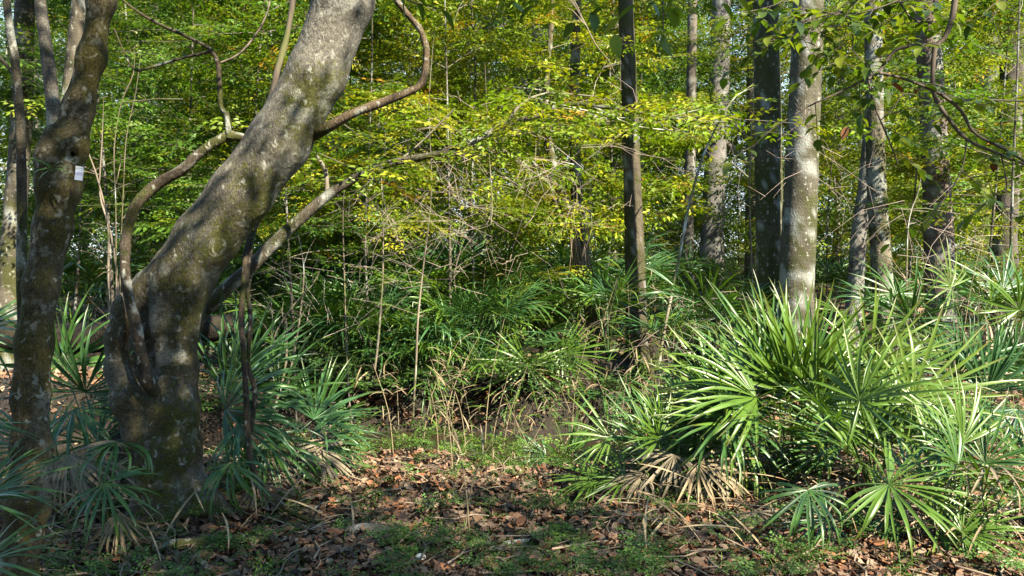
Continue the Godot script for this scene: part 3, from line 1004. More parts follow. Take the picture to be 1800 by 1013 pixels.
func understorey_trees() -> void:
	var yl := "slender yellow-green sapling %s"
	var gl := "slender mid-green sapling %s"
	# px, depth, height, lowest and highest branch, number, spread, leaf kind
	for e in [[735, 11.0, 6.5, 1.2, 6.2, 30, 1.7, 0], [690, 12.4, 6.8, 0.8, 6.6, 30, 1.8, 0], [790, 9.9, 5.4, 1.3, 5.2, 24, 1.5, 0], [960, 13.2, 7.0, 1.0, 6.8, 30, 1.9, 0], [860, 15.0, 8.0, 0.8, 7.8, 32, 2.0, 0], [1250, 22.5, 9.4, 0.8, 9.2, 32, 2.2, 0], [1340, 21.0, 9.0, 0.9, 8.8, 32, 2.1, 0], [1640, 16.0, 8.0, 1.0, 7.8, 30, 2.0, 0], [560, 11.8, 6.6, 0.9, 6.4, 30, 1.8, 0], [380, 12.8, 7.2, 1.0, 7.0, 30, 1.9, 1], [200, 9.6, 5.8, 1.6, 5.6, 24, 1.6, 1], [80, 14.5, 8.0, 0.8, 7.8, 30, 2.0, 0], [655, 9.2, 5.5, 1.7, 5.2, 22, 1.5, 0], [520, 8.8, 5.6, 1.9, 5.4, 20, 1.4, 1], [830, 13.0, 7.5, 1.5, 7.0, 30, 1.9, 0], [845, 10.4, 6.0, 1.6, 5.8, 24, 1.4, 0], [1060, 14.0, 7.5, 1.4, 7.2, 28, 1.9, 0], [1140, 24.0, 9.6, 1.0, 9.4, 32, 2.2, 0], [1300, 24.0, 9.6, 0.9, 9.4, 32, 2.2, 0], [1455, 15.4, 7.0, 1.6, 6.8, 26, 1.8, 0], [1595, 14.0, 7.8, 1.2, 7.4, 28, 1.9, 0], [1715, 13.0, 7.0, 1.2, 6.8, 26, 1.8, 0], [1785, 10.5, 6.0, 2.0, 5.6, 20, 1.5, 1],
		[430, 9.8, 6.0, 1.9, 5.8, 24, 1.6, 1], [330, 10.5, 6.4, 1.6, 6.2, 26, 1.7, 1], [250, 13.0, 7.6, 1.2, 7.3, 28, 1.9, 0], [120, 11.0, 6.8, 1.6, 6.5, 24, 1.7, 1], [20, 12.0, 7.2, 1.2, 7.0, 26, 1.8, 1], [600, 15.0, 8.0, 1.2, 7.8, 30, 2.0, 0], [760, 17.0, 9.0, 1.0, 8.6, 32, 2.1, 0], [980, 16.0, 8.6, 1.3, 8.3, 32, 2.1, 0], [1120, 19.0, 9.5, 1.0, 9.2, 32, 2.2, 0], [1400, 25.0, 10.0, 1.0, 9.7, 34, 2.3, 0], [1540, 19.0, 9.5, 1.0, 9.2, 32, 2.2, 0], [1690, 18.0, 9.2, 0.8, 8.8, 32, 2.1, 0], [450, 16.5, 8.8, 1.0, 8.5, 32, 2.1, 0], [310, 18.0, 9.2, 0.9, 9.0, 32, 2.2, 0], [150, 17.0, 9.0, 0.9, 8.6, 32, 2.1, 1]]:
		var foot := on_ground(e[0], e[1])
		var h: float = e[2]
		var ln := Vector3(R(-0.5, 0.5), 0, R(-0.4, 0.4))
		understorey("sapling", [foot + Vector3.DOWN * 0.1, foot + Vector3(0, h * 0.3, 0) + ln * 0.25 + Vector3(R(-0.1, 0.1), 0, 0), foot + Vector3(0, h * 0.65, 0) + ln * 0.6 + Vector3(R(-0.15, 0.15), 0, 0), foot + Vector3(0, h, 0) + ln, R(0.014, 0.03)], e[3], e[4], e[5], e[6], e[7], (yl if e[7] == 0 else gl) % gap_words(e[0]), (yl if e[7] == 0 else gl) % gap_words(e[0]), Color(0.13, 0.115, 0.09), 1.0, 1)

func background() -> void:
	var n := 0
	for i in 60:
		var d := 20.0 + 32.0 * (i + rng.randf()) / 60.0
		var px := R(-150, 1950)
		var foot := on_ground(px, d)
		if absf(foot.z - creek_z(foot.x)) < 2.0: continue
		var h := R(9, 17)
		var r := R(0.08, 0.26)
		var ln := Vector3(R(-0.9, 0.9), 0, R(-0.6, 0.6))
		var cr := []
		for k in 9: cr.append([foot + ln * 0.6 + Vector3(R(-2.6, 2.6), lerpf(1.5, h, (k + rng.randf()) / 9.0), R(-2.4, 2.4)), R(1.1, 2.1), 48])
		var kind := 0 if rng.randf() < 0.4 else 1
		forest_tree("background_tree", [foot + Vector3.DOWN * 0.2, foot + Vector3(0, h * 0.35, 0) + ln * 0.2, foot + Vector3(0, h * 0.7, 0) + ln * 0.6, foot + Vector3(0, h, 0) + ln], [r, r * 0.85, r * 0.6, r * 0.2], bark(Color(0.26, 0.235, 0.2) * R(0.6, 1.3), -0.3, -0.1), M.furrowed, cr, kind, ("distant yellow-green tree %s" if kind == 0 else "distant darker green tree %s") % gap_words(px), ("distant yellow-green trees %s" if kind == 0 else "distant darker trees %s") % gap_words(px), 1.0, 9, 0.5)
	# the wood that closes the view reads as one mass
	var list := []
	for i in 13000:
		var d := R(44, 80)
		var x := R(-0.85, 0.85) * d
		var y := pow(rng.randf(), 1.1) * 27.0 + 0.3
		list.append([Transform3D(Basis(Vector3.UP, R(0, TAU)) * Basis(Vector3.RIGHT, R(-0.4, 0.4)) * R(1.3, 2.3), Vector3(x, y, -d)), green([0, 1, 1, 2][rng.randi() % 4])])
	for i in 3000:
		var d := R(34, 60)
		list.append([Transform3D(Basis(Vector3.UP, R(0, TAU)) * R(1.0, 1.8), Vector3(R(-0.85, 0.85) * d, R(0.6, 4.5), -d)), green([0, 1, 1, 2][rng.randi() % 4])])
	tag(copies(self, "distant_woods", clumps[0], M.leaf, list), "mass of sunlit foliage far back in the woods", "woods", "", "stuff")
	# shrubs of the middle distance and along the far bank
	for i in 60:
		var d := 10.5 + 16.0 * pow(rng.randf(), 0.8)
		var px := R(-60, 1860)
		if i >= 50:
			px = R(350, 1200)
			d = -creek_z((px - 900.0) / F * 9.3) + R(0.9, 2.0)
		if i >= 50 and px > 985 and px < 1165: continue
		var foot := on_ground(px, d)
		if foot.y < -0.3: continue
		var dark := rng.randf() < (0.6 if i < 50 else 0.8)
		var low := i >= 50
		var t := thing("shrub", foot, ("deep green " if dark else "bright green ") + ("bank bush " if low else "shrub ") + gap_words(px), "shrub", ("deep green " if dark else "bright green ") + ("bank bushes " if low else "shrubs ") + gap_words(px))
		var l := []
		for k in 8:
			var a := R(0, TAU)
			limb(t, foot, l, foot + Vector3(R(-0.1, 0.1), 0, R(-0.1, 0.1)), Vector3(cos(a), R(0.5, 1.6) if not low else R(0.0, 0.8), sin(a)), R(0.8, 1.6) if not low else R(0.5, 1.0), 0.008, 1, 2 if dark else 1, plain(Color(0.15, 0.125, 0.09)), 0.12, 1.0, "stem")
		copies(t, "foliage", sprigs[rng.randi() % (4 if low else sprigs.size())], M.leaf, l, foot)

func palmettos() -> void:
	# the big sunlit clump at the right: fronds traced one by one [hub px, py, depth, axis, face, size, leaflets, half span, droop, colour]
	var V := func(x, y, z): return Vector3(x, y, z).normalized()
	var foot := on_ground(1400, 5.3)
	var big := thing("palmetto", foot, "largest sunlit palmetto with upright glossy fronds beside the lichened trunk", "palm", "")
	for e in [
		[1385, 690, 5.2, V.call(-0.1, 1.0, 0.1), V.call(0.1, 0.1, 1.0), 0.74, 22, 62, 0.05, "fresh"],
		[1345, 665, 5.5, V.call(-0.55, 0.85, 0.0), V.call(0.3, 0.3, 1.0), 0.72, 22, 75, 0.1, "deep"],
		[1420, 655, 5.7, V.call(0.25, 1.0, -0.1), V.call(0.0, 0.25, 1.0), 0.62, 20, 90, 0.1, "deep"],
		[1330, 700, 5.0, V.call(-0.9, 0.4, 0.15), V.call(0.2, 0.9, 0.6), 0.72, 22, 80, 0.45, "fresh"],
		[1275, 738, 4.9, V.call(-0.55, -0.15, 0.6), V.call(-0.1, 0.9, 0.45), 0.5, 18, 125, 1.0, "deep"],
		[1440, 715, 5.0, V.call(0.5, 0.75, 0.2), V.call(-0.4, 0.5, 0.9), 0.6, 20, 85, 0.2, "fresh"],
		[1370, 760, 4.95, V.call(-0.3, 0.4, 0.8), V.call(0, 0.9, 0.3), 0.5, 18, 110, 0.8, "fresh"],
	]: frond(big, at(e[0], e[1], e[2]), e[3], e[4], e[5], e[6], e[7], e[8], e[9])
	more_fronds(big, foot, 22, 0.62, ["fresh", "fresh", "deep", "lime"], -1.4, 1.0)
	more_fronds(big, foot + Vector3(-0.35, 0, 0.1), 8, 0.5, ["fresh", "deep", "lime", "grey_straw"], -1.5, 0.2)
	var f2 := on_ground(1545, 4.9)
	var lime := thing("palmetto", f2, "yellow-green palmetto with wide stiff radiating blades in full sun", "palm", "")
	for e in [
		[1605, 702, 4.7, V.call(0.95, 0.22, 0.1), V.call(-0.1, 0.35, 1.0), 0.56, 15, 112, 0.05, "lime"],
		[1512, 705, 4.5, V.call(0.6, 0.55, 0.35), V.call(-0.3, 0.75, 0.75), 0.5, 20, 135, 0.5, "fresh"],
		[1530, 640, 5.2, V.call(0.4, 0.85, 0.0), V.call(-0.2, 0.3, 1.0), 0.5, 16, 100, 0.1, "lime"],
		[1465, 745, 4.6, V.call(-0.4, 0.5, 0.5), V.call(0.2, 0.9, 0.4), 0.42, 16, 115, 0.7, "fresh"],
	]: frond(lime, at(e[0], e[1], e[2]), e[3], e[4], e[5], e[6], e[7], e[8], e[9])
	more_fronds(lime, f2, 10, 0.5, ["fresh", "lime", "fresh", "deep"], -0.9, 1.2)
	var f3 := on_ground(1560, 4.25)
	var low := thing("palmetto", f3, "low palmetto whose drooping fans hang over the leaf litter", "palm", "")
	for e in [
		[1563, 852, 4.05, V.call(0.55, -0.15, 0.55), V.call(-0.1, 0.9, 0.5), 0.46, 22, 140, 0.6, "fresh"],
		[1420, 862, 4.05, V.call(-0.05, -0.45, 0.75), V.call(0.0, 0.75, 0.55), 0.36, 14, 125, 1.4, "deep"],
		[1692, 935, 4.0, V.call(0.75, 0.35, 0.2), V.call(-0.5, 0.6, 0.7), 0.36, 18, 110, 0.3, "fresh"],
		[1655, 800, 4.45, V.call(0.5, -0.1, 0.6), V.call(0, 0.8, 0.6), 0.4, 14, 110, 0.8, "fresh"],
	]: frond(low, at(e[0], e[1], e[2]), e[3], e[4], e[5], e[6], e[7], e[8], e[9])
	more_fronds(low, f3, 7, 0.36, ["fresh", "deep", "grey_straw"], -1.4, 1.4)
	var f4 := on_ground(1200, 5.1)
	var dead := thing("dead_palmetto", f4, "dry tan collapsed palmetto fronds left of the large sunlit palmetto", "palm")
	for e in [[1185, 800, 4.9, V.call(-0.5, -0.35, 0.6), V.call(0, 0.9, 0.4), 0.38, 14, 90, 1.1, "grey_straw"], [1260, 810, 4.8, V.call(0.1, -0.6, 0.7), V.call(0, 0.7, 0.7), 0.36, 14, 80, 1.4, "grey_straw"], [1330, 900, 4.5, V.call(0.1, -0.75, 0.5), V.call(0, 0.5, 0.9), 0.42, 16, 100, 1.2, "grey_straw"], [1230, 720, 5.3, V.call(-0.7, -0.1, 0.3), V.call(0, 0.9, 0.5), 0.4, 14, 90, 0.9, "fresh"], [1480, 900, 4.6, V.call(0.1, -0.7, 0.5), V.call(0, 0.6, 0.8), 0.45, 18, 110, 1.2, "grey_straw"]]:
		frond(dead, at(e[0], e[1], e[2]), e[3], e[4], e[5], e[6], e[7], e[8], e[9])
	var f5 := on_ground(1690, 6.4)
	var teal := thing("palmetto", f5, "shaded blue-green palmetto fans behind the yellow-green one", "palm", "")
	for e in [[1680, 665, 6.3, V.call(0.1, 0.95, 0.1), V.call(0, 0.1, 1), 0.52, 20, 95, 0.1, "teal"], [1735, 690, 6.2, V.call(0.3, 0.9, 0), V.call(-0.2, 0.2, 1), 0.6, 20, 60, 0.1, "teal"], [1600, 560, 6.8, V.call(0.1, 0.7, 0.3), V.call(0, 0.6, 0.8), 0.5, 20, 125, 0.6, "deep"], [1790, 720, 5.6, V.call(-0.5, -0.5, 0.4), V.call(-0.3, 0.7, 0.5), 0.42, 16, 80, 0.8, "teal"]]:
		frond(teal, at(e[0], e[1], e[2]), e[3], e[4], e[5], e[6], e[7], e[8], e[9])
	more_fronds(teal, f5, 7, 0.55, ["teal", "deep", "fresh"], -1.2, 1.2)
	var f6 := on_ground(1740, 7.2)
	var up := thing("palmetto", f6, "bright palmetto standing before the flaking pinkish trunk", "palm", "")
	for e in [[1792, 545, 7.0, V.call(-0.1, 0.9, 0.1), V.call(0, 0.3, 1), 0.52, 20, 110, 0.1, "fresh"], [1672, 505, 7.4, V.call(-0.55, 0.6, 0.2), V.call(0.2, 0.5, 0.9), 0.45, 18, 110, 0.3, "lime"], [1720, 570, 7.1, V.call(-0.2, 0.7, 0.5), V.call(0, 0.7, 0.7), 0.5, 18, 120, 0.5, "fresh"], [1745, 760, 6.6, V.call(0.2, -0.6, 0.6), V.call(0, 0.7, 0.7), 0.4, 16, 110, 1.1, "straw"], [1790, 640, 6.8, V.call(0.4, 0.5, 0.3), V.call(0, 0.7, 0.7), 0.5, 18, 110, 0.6, "deep"]]:
		frond(up, at(e[0], e[1], e[2]), e[3], e[4], e[5], e[6], e[7], e[8], e[9])
	more_fronds(up, f6, 8, 0.6, ["fresh", "deep", "lime", "straw"], -1.2, 1.2, 1.25)
	# middle of the picture
	var f7 := on_ground(985, 6.9)
	var fan := thing("palmetto", f7, "single dark palmetto fan standing at the water's edge", "palm", "")
	frond(fan, at(990, 805, 6.3), V.call(-0.1, 0.6, 0.5), V.call(0, 0.7, 0.7), 0.42, 20, 95, 0.3, "deep")
	frond(fan, at(1010, 800, 6.5), V.call(0.7, 0.4, 0.1), V.call(0, 0.7, 0.7), 0.38, 16, 80, 0.4, "deep")
	frond(fan, at(960, 800, 6.6), V.call(-0.8, 0.3, 0.2), V.call(0, 0.7, 0.7), 0.34, 16, 80, 0.5, "teal")
	var f8 := on_ground(925, 10.6)
	var mid := thing("palmetto", f8, "sunlit palmetto with hanging fans on the far bank", "palm", "")
	for e in [[928, 640, 9.0, V.call(-0.15, -0.7, 0.3), V.call(0.1, 0.4, 0.95), 0.66, 22, 140, 0.15, "fresh"], [988, 622, 9.3, V.call(0.45, -0.5, 0.3), V.call(-0.1, 0.4, 0.95), 0.62, 22, 130, 0.15, "fresh"], [910, 590, 10.5, V.call(-0.3, 0.5, 0.3), V.call(0, 0.8, 0.6), 0.6, 20, 125, 0.6, "fresh"], [960, 650, 10.1, V.call(0.2, -0.7, 0.5), V.call(0, 0.6, 0.8), 0.6, 20, 110, 1.2, "fresh"], [985, 700, 10.1, V.call(0.3, -0.8, 0.4), V.call(0, 0.5, 0.8), 0.5, 18, 90, 1.2, "straw"]]:
		frond(mid, at(e[0], e[1], e[2]), e[3], e[4], e[5], e[6], e[7], e[8], e[9])
	var f13 := on_ground(590, 10.0)
	var wide := thing("palmetto", f13, "tall palmetto with wide open fans left of the far bank's sunlit palmetto", "palm", "")
	for e in [[540, 585, 9.9, V.call(-0.35, 0.7, 0.2), V.call(0.1, 0.3, 0.95), 0.75, 22, 120, 0.15, "deep"], [600, 560, 10.1, V.call(0.1, 0.9, 0.1), V.call(0, 0.25, 0.95), 0.7, 22, 110, 0.1, "teal"], [655, 600, 9.9, V.call(0.6, 0.5, 0.2), V.call(-0.1, 0.4, 0.9), 0.7, 22, 115, 0.2, "deep"], [520, 650, 9.7, V.call(-0.7, 0.0, 0.3), V.call(0.1, 0.5, 0.9), 0.65, 20, 115, 0.4, "teal"], [620, 665, 9.6, V.call(0.3, -0.6, 0.3), V.call(0, 0.5, 0.9), 0.6, 20, 115, 0.4, "deep"]]:
		frond(wide, at(e[0], e[1], e[2]), e[3], e[4], e[5], e[6], e[7], e[8], e[9])
	var f14 := on_ground(800, 9.7)
	var dark := thing("palmetto", f14, "spreading palmetto fans between the pale bare sapling and the sunlit palmetto", "palm", "")
	for e in [[785, 610, 9.7, V.call(-0.2, 0.7, 0.2), V.call(0, 0.35, 0.95), 0.66, 22, 120, 0.15, "deep"], [840, 630, 9.6, V.call(0.5, 0.3, 0.2), V.call(-0.1, 0.4, 0.9), 0.6, 20, 115, 0.3, "teal"], [750, 665, 9.5, V.call(-0.5, -0.3, 0.3), V.call(0, 0.5, 0.9), 0.6, 20, 115, 0.4, "deep"]]:
		frond(dark, at(e[0], e[1], e[2]), e[3], e[4], e[5], e[6], e[7], e[8], e[9])
	var f15 := on_ground(1730, 4.2)
	var corner := thing("palmetto", f15, "loose palmetto filling the leaf-strewn corner beyond the low drooping palmetto", "palm", "")
	more_fronds(corner, f15, 10, 0.42, ["fresh", "lime", "deep", "grey_straw"], -1.4, 1.4)
	var f16 := on_ground(1175, 4.9)
	var spill := thing("palmetto", f16, "small palmetto spilling over the dry fronds onto the open litter", "palm", "")
	more_fronds(spill, f16, 8, 0.4, ["fresh", "deep", "grey_straw", "straw"], -1.5, 0.6)
	var f9 := on_ground(560, 5.7)
	var glossy := thing("palmetto", f9, "palmetto with glossy silvery blades arching over the creek edge", "palm", "")
	for e in [[545, 775, 5.6, V.call(0.8, 0.2, 0.3), V.call(-0.1, 0.9, 0.45), 0.46, 24, 80, 0.75, "teal"], [560, 790, 5.5, V.call(0.7, -0.2, 0.5), V.call(0, 0.9, 0.5), 0.4, 20, 100, 1.0, "deep"], [560, 745, 5.8, V.call(0.4, 0.8, 0.0), V.call(-0.3, 0.4, 0.9), 0.42, 20, 70, 0.2, "deep"]]:
		frond(glossy, at(e[0], e[1], e[2]), e[3], e[4], e[5] * 1.2, e[6], e[7], e[8], e[9])
	# dark palmetto right of the leaning tree
	var f10 := on_ground(440, 5.0)
	var dk := thing("palmetto", f10, "large shaded palmetto leaning on the right of the leaning tree", "palm", "")
	for e in [[395, 720, 4.9, V.call(0.75, 0.5, 0.1), V.call(-0.3, 0.7, 0.7), 0.56, 22, 85, 0.6, "teal"], [400, 690, 5.1, V.call(0.5, 0.85, -0.1), V.call(-0.4, 0.3, 0.9), 0.55, 22, 75, 0.3, "deep"], [420, 745, 4.75, V.call(0.9, 0.05, 0.3), V.call(0, 0.9, 0.45), 0.48, 20, 85, 0.9, "teal"], [405, 815, 4.45, V.call(0.15, -0.4, 0.7), V.call(0, 0.8, 0.6), 0.34, 12, 110, 1.4, "deep"], [470, 770, 5.0, V.call(0.6, -0.4, 0.4), V.call(0, 0.8, 0.6), 0.46, 18, 100, 1.2, "deep"], [430, 660, 5.3, V.call(0.2, 0.9, -0.2), V.call(0, 0.2, 1), 0.5, 20, 80, 0.2, "teal"], [500, 800, 5.1, V.call(0.5, -0.6, 0.3), V.call(0, 0.6, 0.8), 0.42, 16, 95, 1.2, "grey_straw"], [450, 850, 4.8, V.call(0.4, -0.7, 0.4), V.call(0, 0.6, 0.8), 0.4, 14, 80, 1.2, "grey_straw"]]:
		frond(dk, at(e[0], e[1], e[2]), e[3], e[4], e[5] * 1.08, e[6], e[7], e[8] + 0.35, e[9])
	more_fronds(dk, f10, 3, 0.5, ["teal", "deep", "grey_straw"], -0.1, 1.4)
	# between the two left trees
	var f11 := on_ground(185, 4.5)
	var bt := thing("palmetto", f11, "shaded palmetto with broad arching blades between the two mossy trees", "palm", "")
	for e in [[205, 777, 4.2, V.call(0.1, 0.1, 0.7), V.call(0, 0.9, 0.5), 0.34, 12, 115, 1.6, "deep"], [150, 690, 4.9, V.call(0.1, 0.9, 0.1), V.call(0, 0.3, 1), 0.48, 20, 95, 0.3, "teal"], [185, 850, 4.0, V.call(0.6, -0.2, 0.5), V.call(0, 0.9, 0.5), 0.32, 16, 110, 1.0, "deep"], [130, 720, 4.6, V.call(0.8, -0.1, 0.4), V.call(0, 0.9, 0.4), 0.42, 18, 100, 0.9, "teal"], [120, 800, 4.3, V.call(0.6, -0.4, 0.4), V.call(0, 0.7, 0.7), 0.4, 16, 90, 1.1, "grey_straw"], [110, 640, 5.2, V.call(-0.3, 0.8, 0.1), V.call(0, 0.4, 1), 0.5, 20, 100, 0.4, "deep"], [210, 900, 4.0, V.call(0.2, -0.8, 0.5), V.call(0, 0.6, 0.8), 0.3, 12, 70, 1.2, "straw"]]:
		frond(bt, at(e[0], e[1], e[2]), e[3], e[4], e[5] * 1.08, e[6], e[7], e[8] + 0.35, e[9])
	more_fronds(bt, f11, 3, 0.45, ["teal", "deep", "grey_straw"], -1.3, 0.6)
	var f12 := on_ground(-160, 3.2)
	var edge := thing("palmetto", f12, "palmetto with stiff blades reaching in beside the tagged tree's foot", "palm", "")
	for e in [[-40, 880, 3.05, V.call(0.9, 0.25, 0.1), V.call(-0.2, 0.85, 0.55), 0.36, 20, 75, 0.3, "deep"], [-80, 760, 3.3, V.call(0.8, 0.4, 0.0), V.call(-0.2, 0.8, 0.6), 0.36, 18, 80, 0.5, "teal"], [-30, 990, 2.95, V.call(0.8, 0.2, 0.2), V.call(-0.2, 0.85, 0.5), 0.3, 16, 80, 0.5, "deep"], [-60, 600, 4.4, V.call(0.7, 0.3, 0.2), V.call(0, 0.8, 0.5), 0.5, 18, 100, 0.7, "deep"]]:
		frond(edge, at(e[0], e[1], e[2]), e[3], e[4], e[5], e[6], e[7], e[8], e[9])
	# further plants
	for e in [[540, 11.2, 10, 1.6, 0], [610, 10.6, 9, 1.3, 0], [665, 12.0, 9, 1.4, 1], [490, 12.4, 9, 1.4, 0], [790, 10.6, 10, 1.4, 0], [850, 11.0, 9, 1.35, 0], [720, 10.5, 9, 1.2, 0], [570, 9.5, 9, 0.95, 0], [670, 9.4, 9, 0.95, 0], [620, 9.3, 8, 0.85, 0], [760, 9.3, 9, 0.9, 0], [830, 9.4, 9, 0.95, 0], [710, 9.3, 8, 0.8, 0], [880, 9.5, 8, 0.9, 1], [520, 9.4, 8, 0.95, 0], [790, 9.9, 9, 1.0, 0], [640, 9.8, 9, 1.1, 0], [440, 10.5, 9, 1.3, 0], [1010, 12.8, 9, 1.4, 1], [1090, 13.0, 9, 1.4, 0], [1175, 12.6, 9, 1.3, 1], [1220, 15.0, 8, 1.3, 0], [440, 14.0, 8, 1.2, 0], [390, 11.0, 8, 1.2, 0], [130, 10.8, 8, 1.3, 0], [40, 11.6, 8, 1.3, 0], [1320, 13.0, 7, 1.2, 0], [1470, 14.5, 8, 1.2, 0], [1600, 10.6, 8, 1.2, 1], [1780, 9.6, 8, 1.2, 1], [930, 13.5, 9, 1.3, 0], [640, 16.0, 8, 1.3, 0], [1700, 15.0, 8, 1.2, 1], [1150, 9.6, 8, 1.0, 1], [1070, 10.4, 8, 1.0, 1], [1250, 9.0, 8, 1.1, 1]]:
		far_palmetto(e[0], e[1], e[2], e[3], ["deep", "teal", "fresh"], "palmetto clump beyond the creek " + gap_words(e[0]))

func vines() -> void:
	var bk := bark(Color(0.085, 0.068, 0.048), -0.1, -0.25)
	var pale := bark(Color(0.12, 0.098, 0.072), -0.1, -0.25)
	# woody vine climbing out of the hollow
	var v0 := at(265, 680, 4.45)
	var v := thing("woody_vine", v0, "thick brown woody vine rising from the hollow of the leaning tree", "vine")
	part(v, "stem", traced_tube([[272, 690, 4.5, 26], [258, 668, 4.44, 24], [248, 620, 4.42, 20], [238, 570, 4.4, 19], [226, 520, 4.4, 19], [219, 460, 4.4, 18], [225, 400, 4.4, 18], [240, 360, 4.4, 19], [275, 325, 4.42, 20], [320, 298, 4.42, 19], [360, 262, 4.42, 18], [400, 240, 4.44, 17], [430, 244, 4.5, 15], [455, 258, 4.62, 14]], 12, bk, 0.025, 0.006, v0), M.bark)
	part(v, "stem", traced_tube([[402, 243, 4.42, 10], [398, 200, 4.42, 10], [388, 188, 4.42, 9], [384, 120, 4.42, 9], [372, 90, 4.42, 7], [340, 70, 4.42, 6], [265, 35, 4.42, 5], [215, 0, 4.42, 4], [190, -30, 4.42, 4]], 8, bk, 0.03, 0.003, v0), M.bark)
	part(v, "stem", traced_tube([[372, 90, 4.42, 5], [320, 102, 4.42, 5], [260, 120, 4.42, 5], [235, 122, 4.42, 4], [215, 85, 4.42, 3], [200, 50, 4.42, 3]], 6, bk, 0.04, 0.002, v0), M.bark)
	part(v, "stem", traced_tube([[388, 110, 4.42, 4], [420, 95, 4.42, 4], [450, 60, 4.42, 4], [470, 20, 4.42, 3], [478, -30, 4.42, 3]], 6, pale, 0.04, 0.001, v0), M.wood)
	# vine curling off the right side
	var u0 := at(560, 225, 4.5)
	var u := thing("curling_vine", u0, "bare vine curling up from the right side of the leaning trunk", "vine")
	part(u, "stem", traced_tube([[545, 238, 4.52, 24], [572, 226, 4.44, 19], [620, 200, 4.4, 15], [665, 183, 4.4, 14], [710, 165, 4.4, 15], [738, 150, 4.4, 13], [748, 120, 4.4, 14], [749, 85, 4.4, 12], [740, 55, 4.4, 11], [725, 35, 4.4, 11], [700, 5, 4.4, 10], [680, -30, 4.4, 10]], 12, bark(Color(0.135, 0.10, 0.065), -0.1, -0.2), 0.03, 0.008, u0), M.bark)
	# dark limb left of the upper trunk
	var w0 := at(480, 150, 4.5)
	var w := thing("climbing_vine", w0, "dark straight vine climbing along the back of the leaning trunk", "vine")
	part(w, "stem", traced_tube([[462, 200, 4.72, 9], [478, 165, 4.66, 11], [489, 120, 4.64, 12], [505, 60, 4.64, 10], [515, 0, 4.62, 10], [525, -50, 4.6, 9]], 8, bark(Color(0.075, 0.06, 0.045), -0.1, -0.4), 0.05, 0.003, w0), M.wood)
	# the long leaning limb running to the middle
	var l0 := on_ground(340, 5.6)
	var l := thing("leaning_limb_tree", l0, "thin lichened tree leaning far over from behind the leaning trunk", "tree")
	var lb := bark(Color(0.10, 0.088, 0.065), 0.02, -0.08)
	part(l, "trunk", traced_tube([[330, 640, 5.6, 30], [345, 565, 5.55, 28], [385, 520, 5.5, 26], [440, 470, 5.5, 24], [500, 410, 5.5, 22], [545, 370, 5.5, 20], [580, 340, 5.5, 18], [610, 322, 5.5, 15], [650, 300, 5.5, 14], [700, 284, 5.5, 13], [770, 270, 5.5, 12], [840, 245, 5.5, 11], [880, 222, 5.5, 11], [940, 205, 5.5, 10], [1000, 183, 5.5, 9], [1090, 192, 5.5, 6], [1180, 208, 5.5, 4], [1290, 216, 5.5, 3]], 10, lb, 0.05, 0.004, l0), M.bark)
	for s in [[[575, 345, 5.5, 9], [572, 300, 5.5, 8], [556, 275, 5.5, 7]], [[890, 220, 5.5, 6], [915, 185, 5.5, 5], [960, 165, 5.6, 4], [1050, 170, 5.6, 3]], [[700, 284, 5.5, 4], [740, 250, 5.6, 3], [800, 190, 5.6, 2]], [[1040, 186, 5.5, 4], [1120, 222, 5.5, 3], [1230, 232, 5.5, 2]]]:
		part(l, "branch", traced_tube(s, 6, lb, 0.05, 0.001, l0), M.wood)
	var list := []
	for i in 36:
		var k := R(0, 1)
		var p := at(lerpf(600, 1290, k), lerpf(320, 210, minf(1.0, k * 1.7)) - R(0, 6), 5.5)
		var a := R(0, TAU)
		limb(l, l0, list, p, Vector3(cos(a), R(-0.1, 0.5), sin(a)), R(0.3, 0.8), 0.004, 0, 0, lb, 0.12, 0.8)
	copies(l, "crown", sprigs[3], M.leaf, list, l0)
	# loop of vine by the palmetto right of the tree, down to the litter
	var r0 := on_ground(430, 4.55)
	var r := thing("hanging_vine", r0, "brown vine hanging beside the shaded palmetto and trailing over the litter", "vine")
	part(r, "stem", traced_tube([[445, 380, 4.95, 9], [434, 440, 4.8, 10], [428, 500, 4.65, 10], [424, 560, 4.58, 11], [428, 620, 4.56, 11], [432, 690, 4.54, 11], [436, 770, 4.52, 11], [446, 830, 4.5, 11], [480, 875, 4.5, 11], [520, 905, 4.5, 10], [560, 918, 4.5, 8], [610, 921, 4.5, 7]], 8, bk, 0.04, 0.003, r0), M.bark)
	part(r, "stem", traced_tube([[455, 380, 4.95, 7], [440, 440, 4.8, 7], [434, 500, 4.66, 7], [440, 560, 4.6, 8], [436, 640, 4.6, 9], [448, 690, 4.6, 10], [440, 760, 4.58, 8]], 8, bk, 0.04, 0.002, r0), M.bark)
	# thin dark stem at the very left
	var q0 := on_ground(50, 3.2)
	var q := thing("thin_tree", q0, "thin dark sapling stem crossing beside the tagged mossy tree", "tree")
	part(q, "trunk", traced_tube([[60, 1100, 3.3, 16], [50, 900, 3.5, 16], [44, 700, 3.6, 16], [38, 500, 3.6, 17], [38, 350, 3.6, 16], [35, 220, 3.6, 15], [26, 110, 3.6, 14], [14, 30, 3.6, 13], [8, -60, 3.6, 12]], 10, bark(Color(0.10, 0.09, 0.065), 0.0, -0.1), 0.05, 0.002, q0), M.bark)
	part(q, "branch", traced_tube([[33, 140, 3.6, 8], [15, 120, 3.6, 7], [-10, 90, 3.6, 6]], 6, bark(Color(0.10, 0.09, 0.065), 0.0, -0.1), 0.05, 0.0, q0), M.bark)
	# sapling group left of the big vine, pale hanging stems and dead twigs
	var n := 0
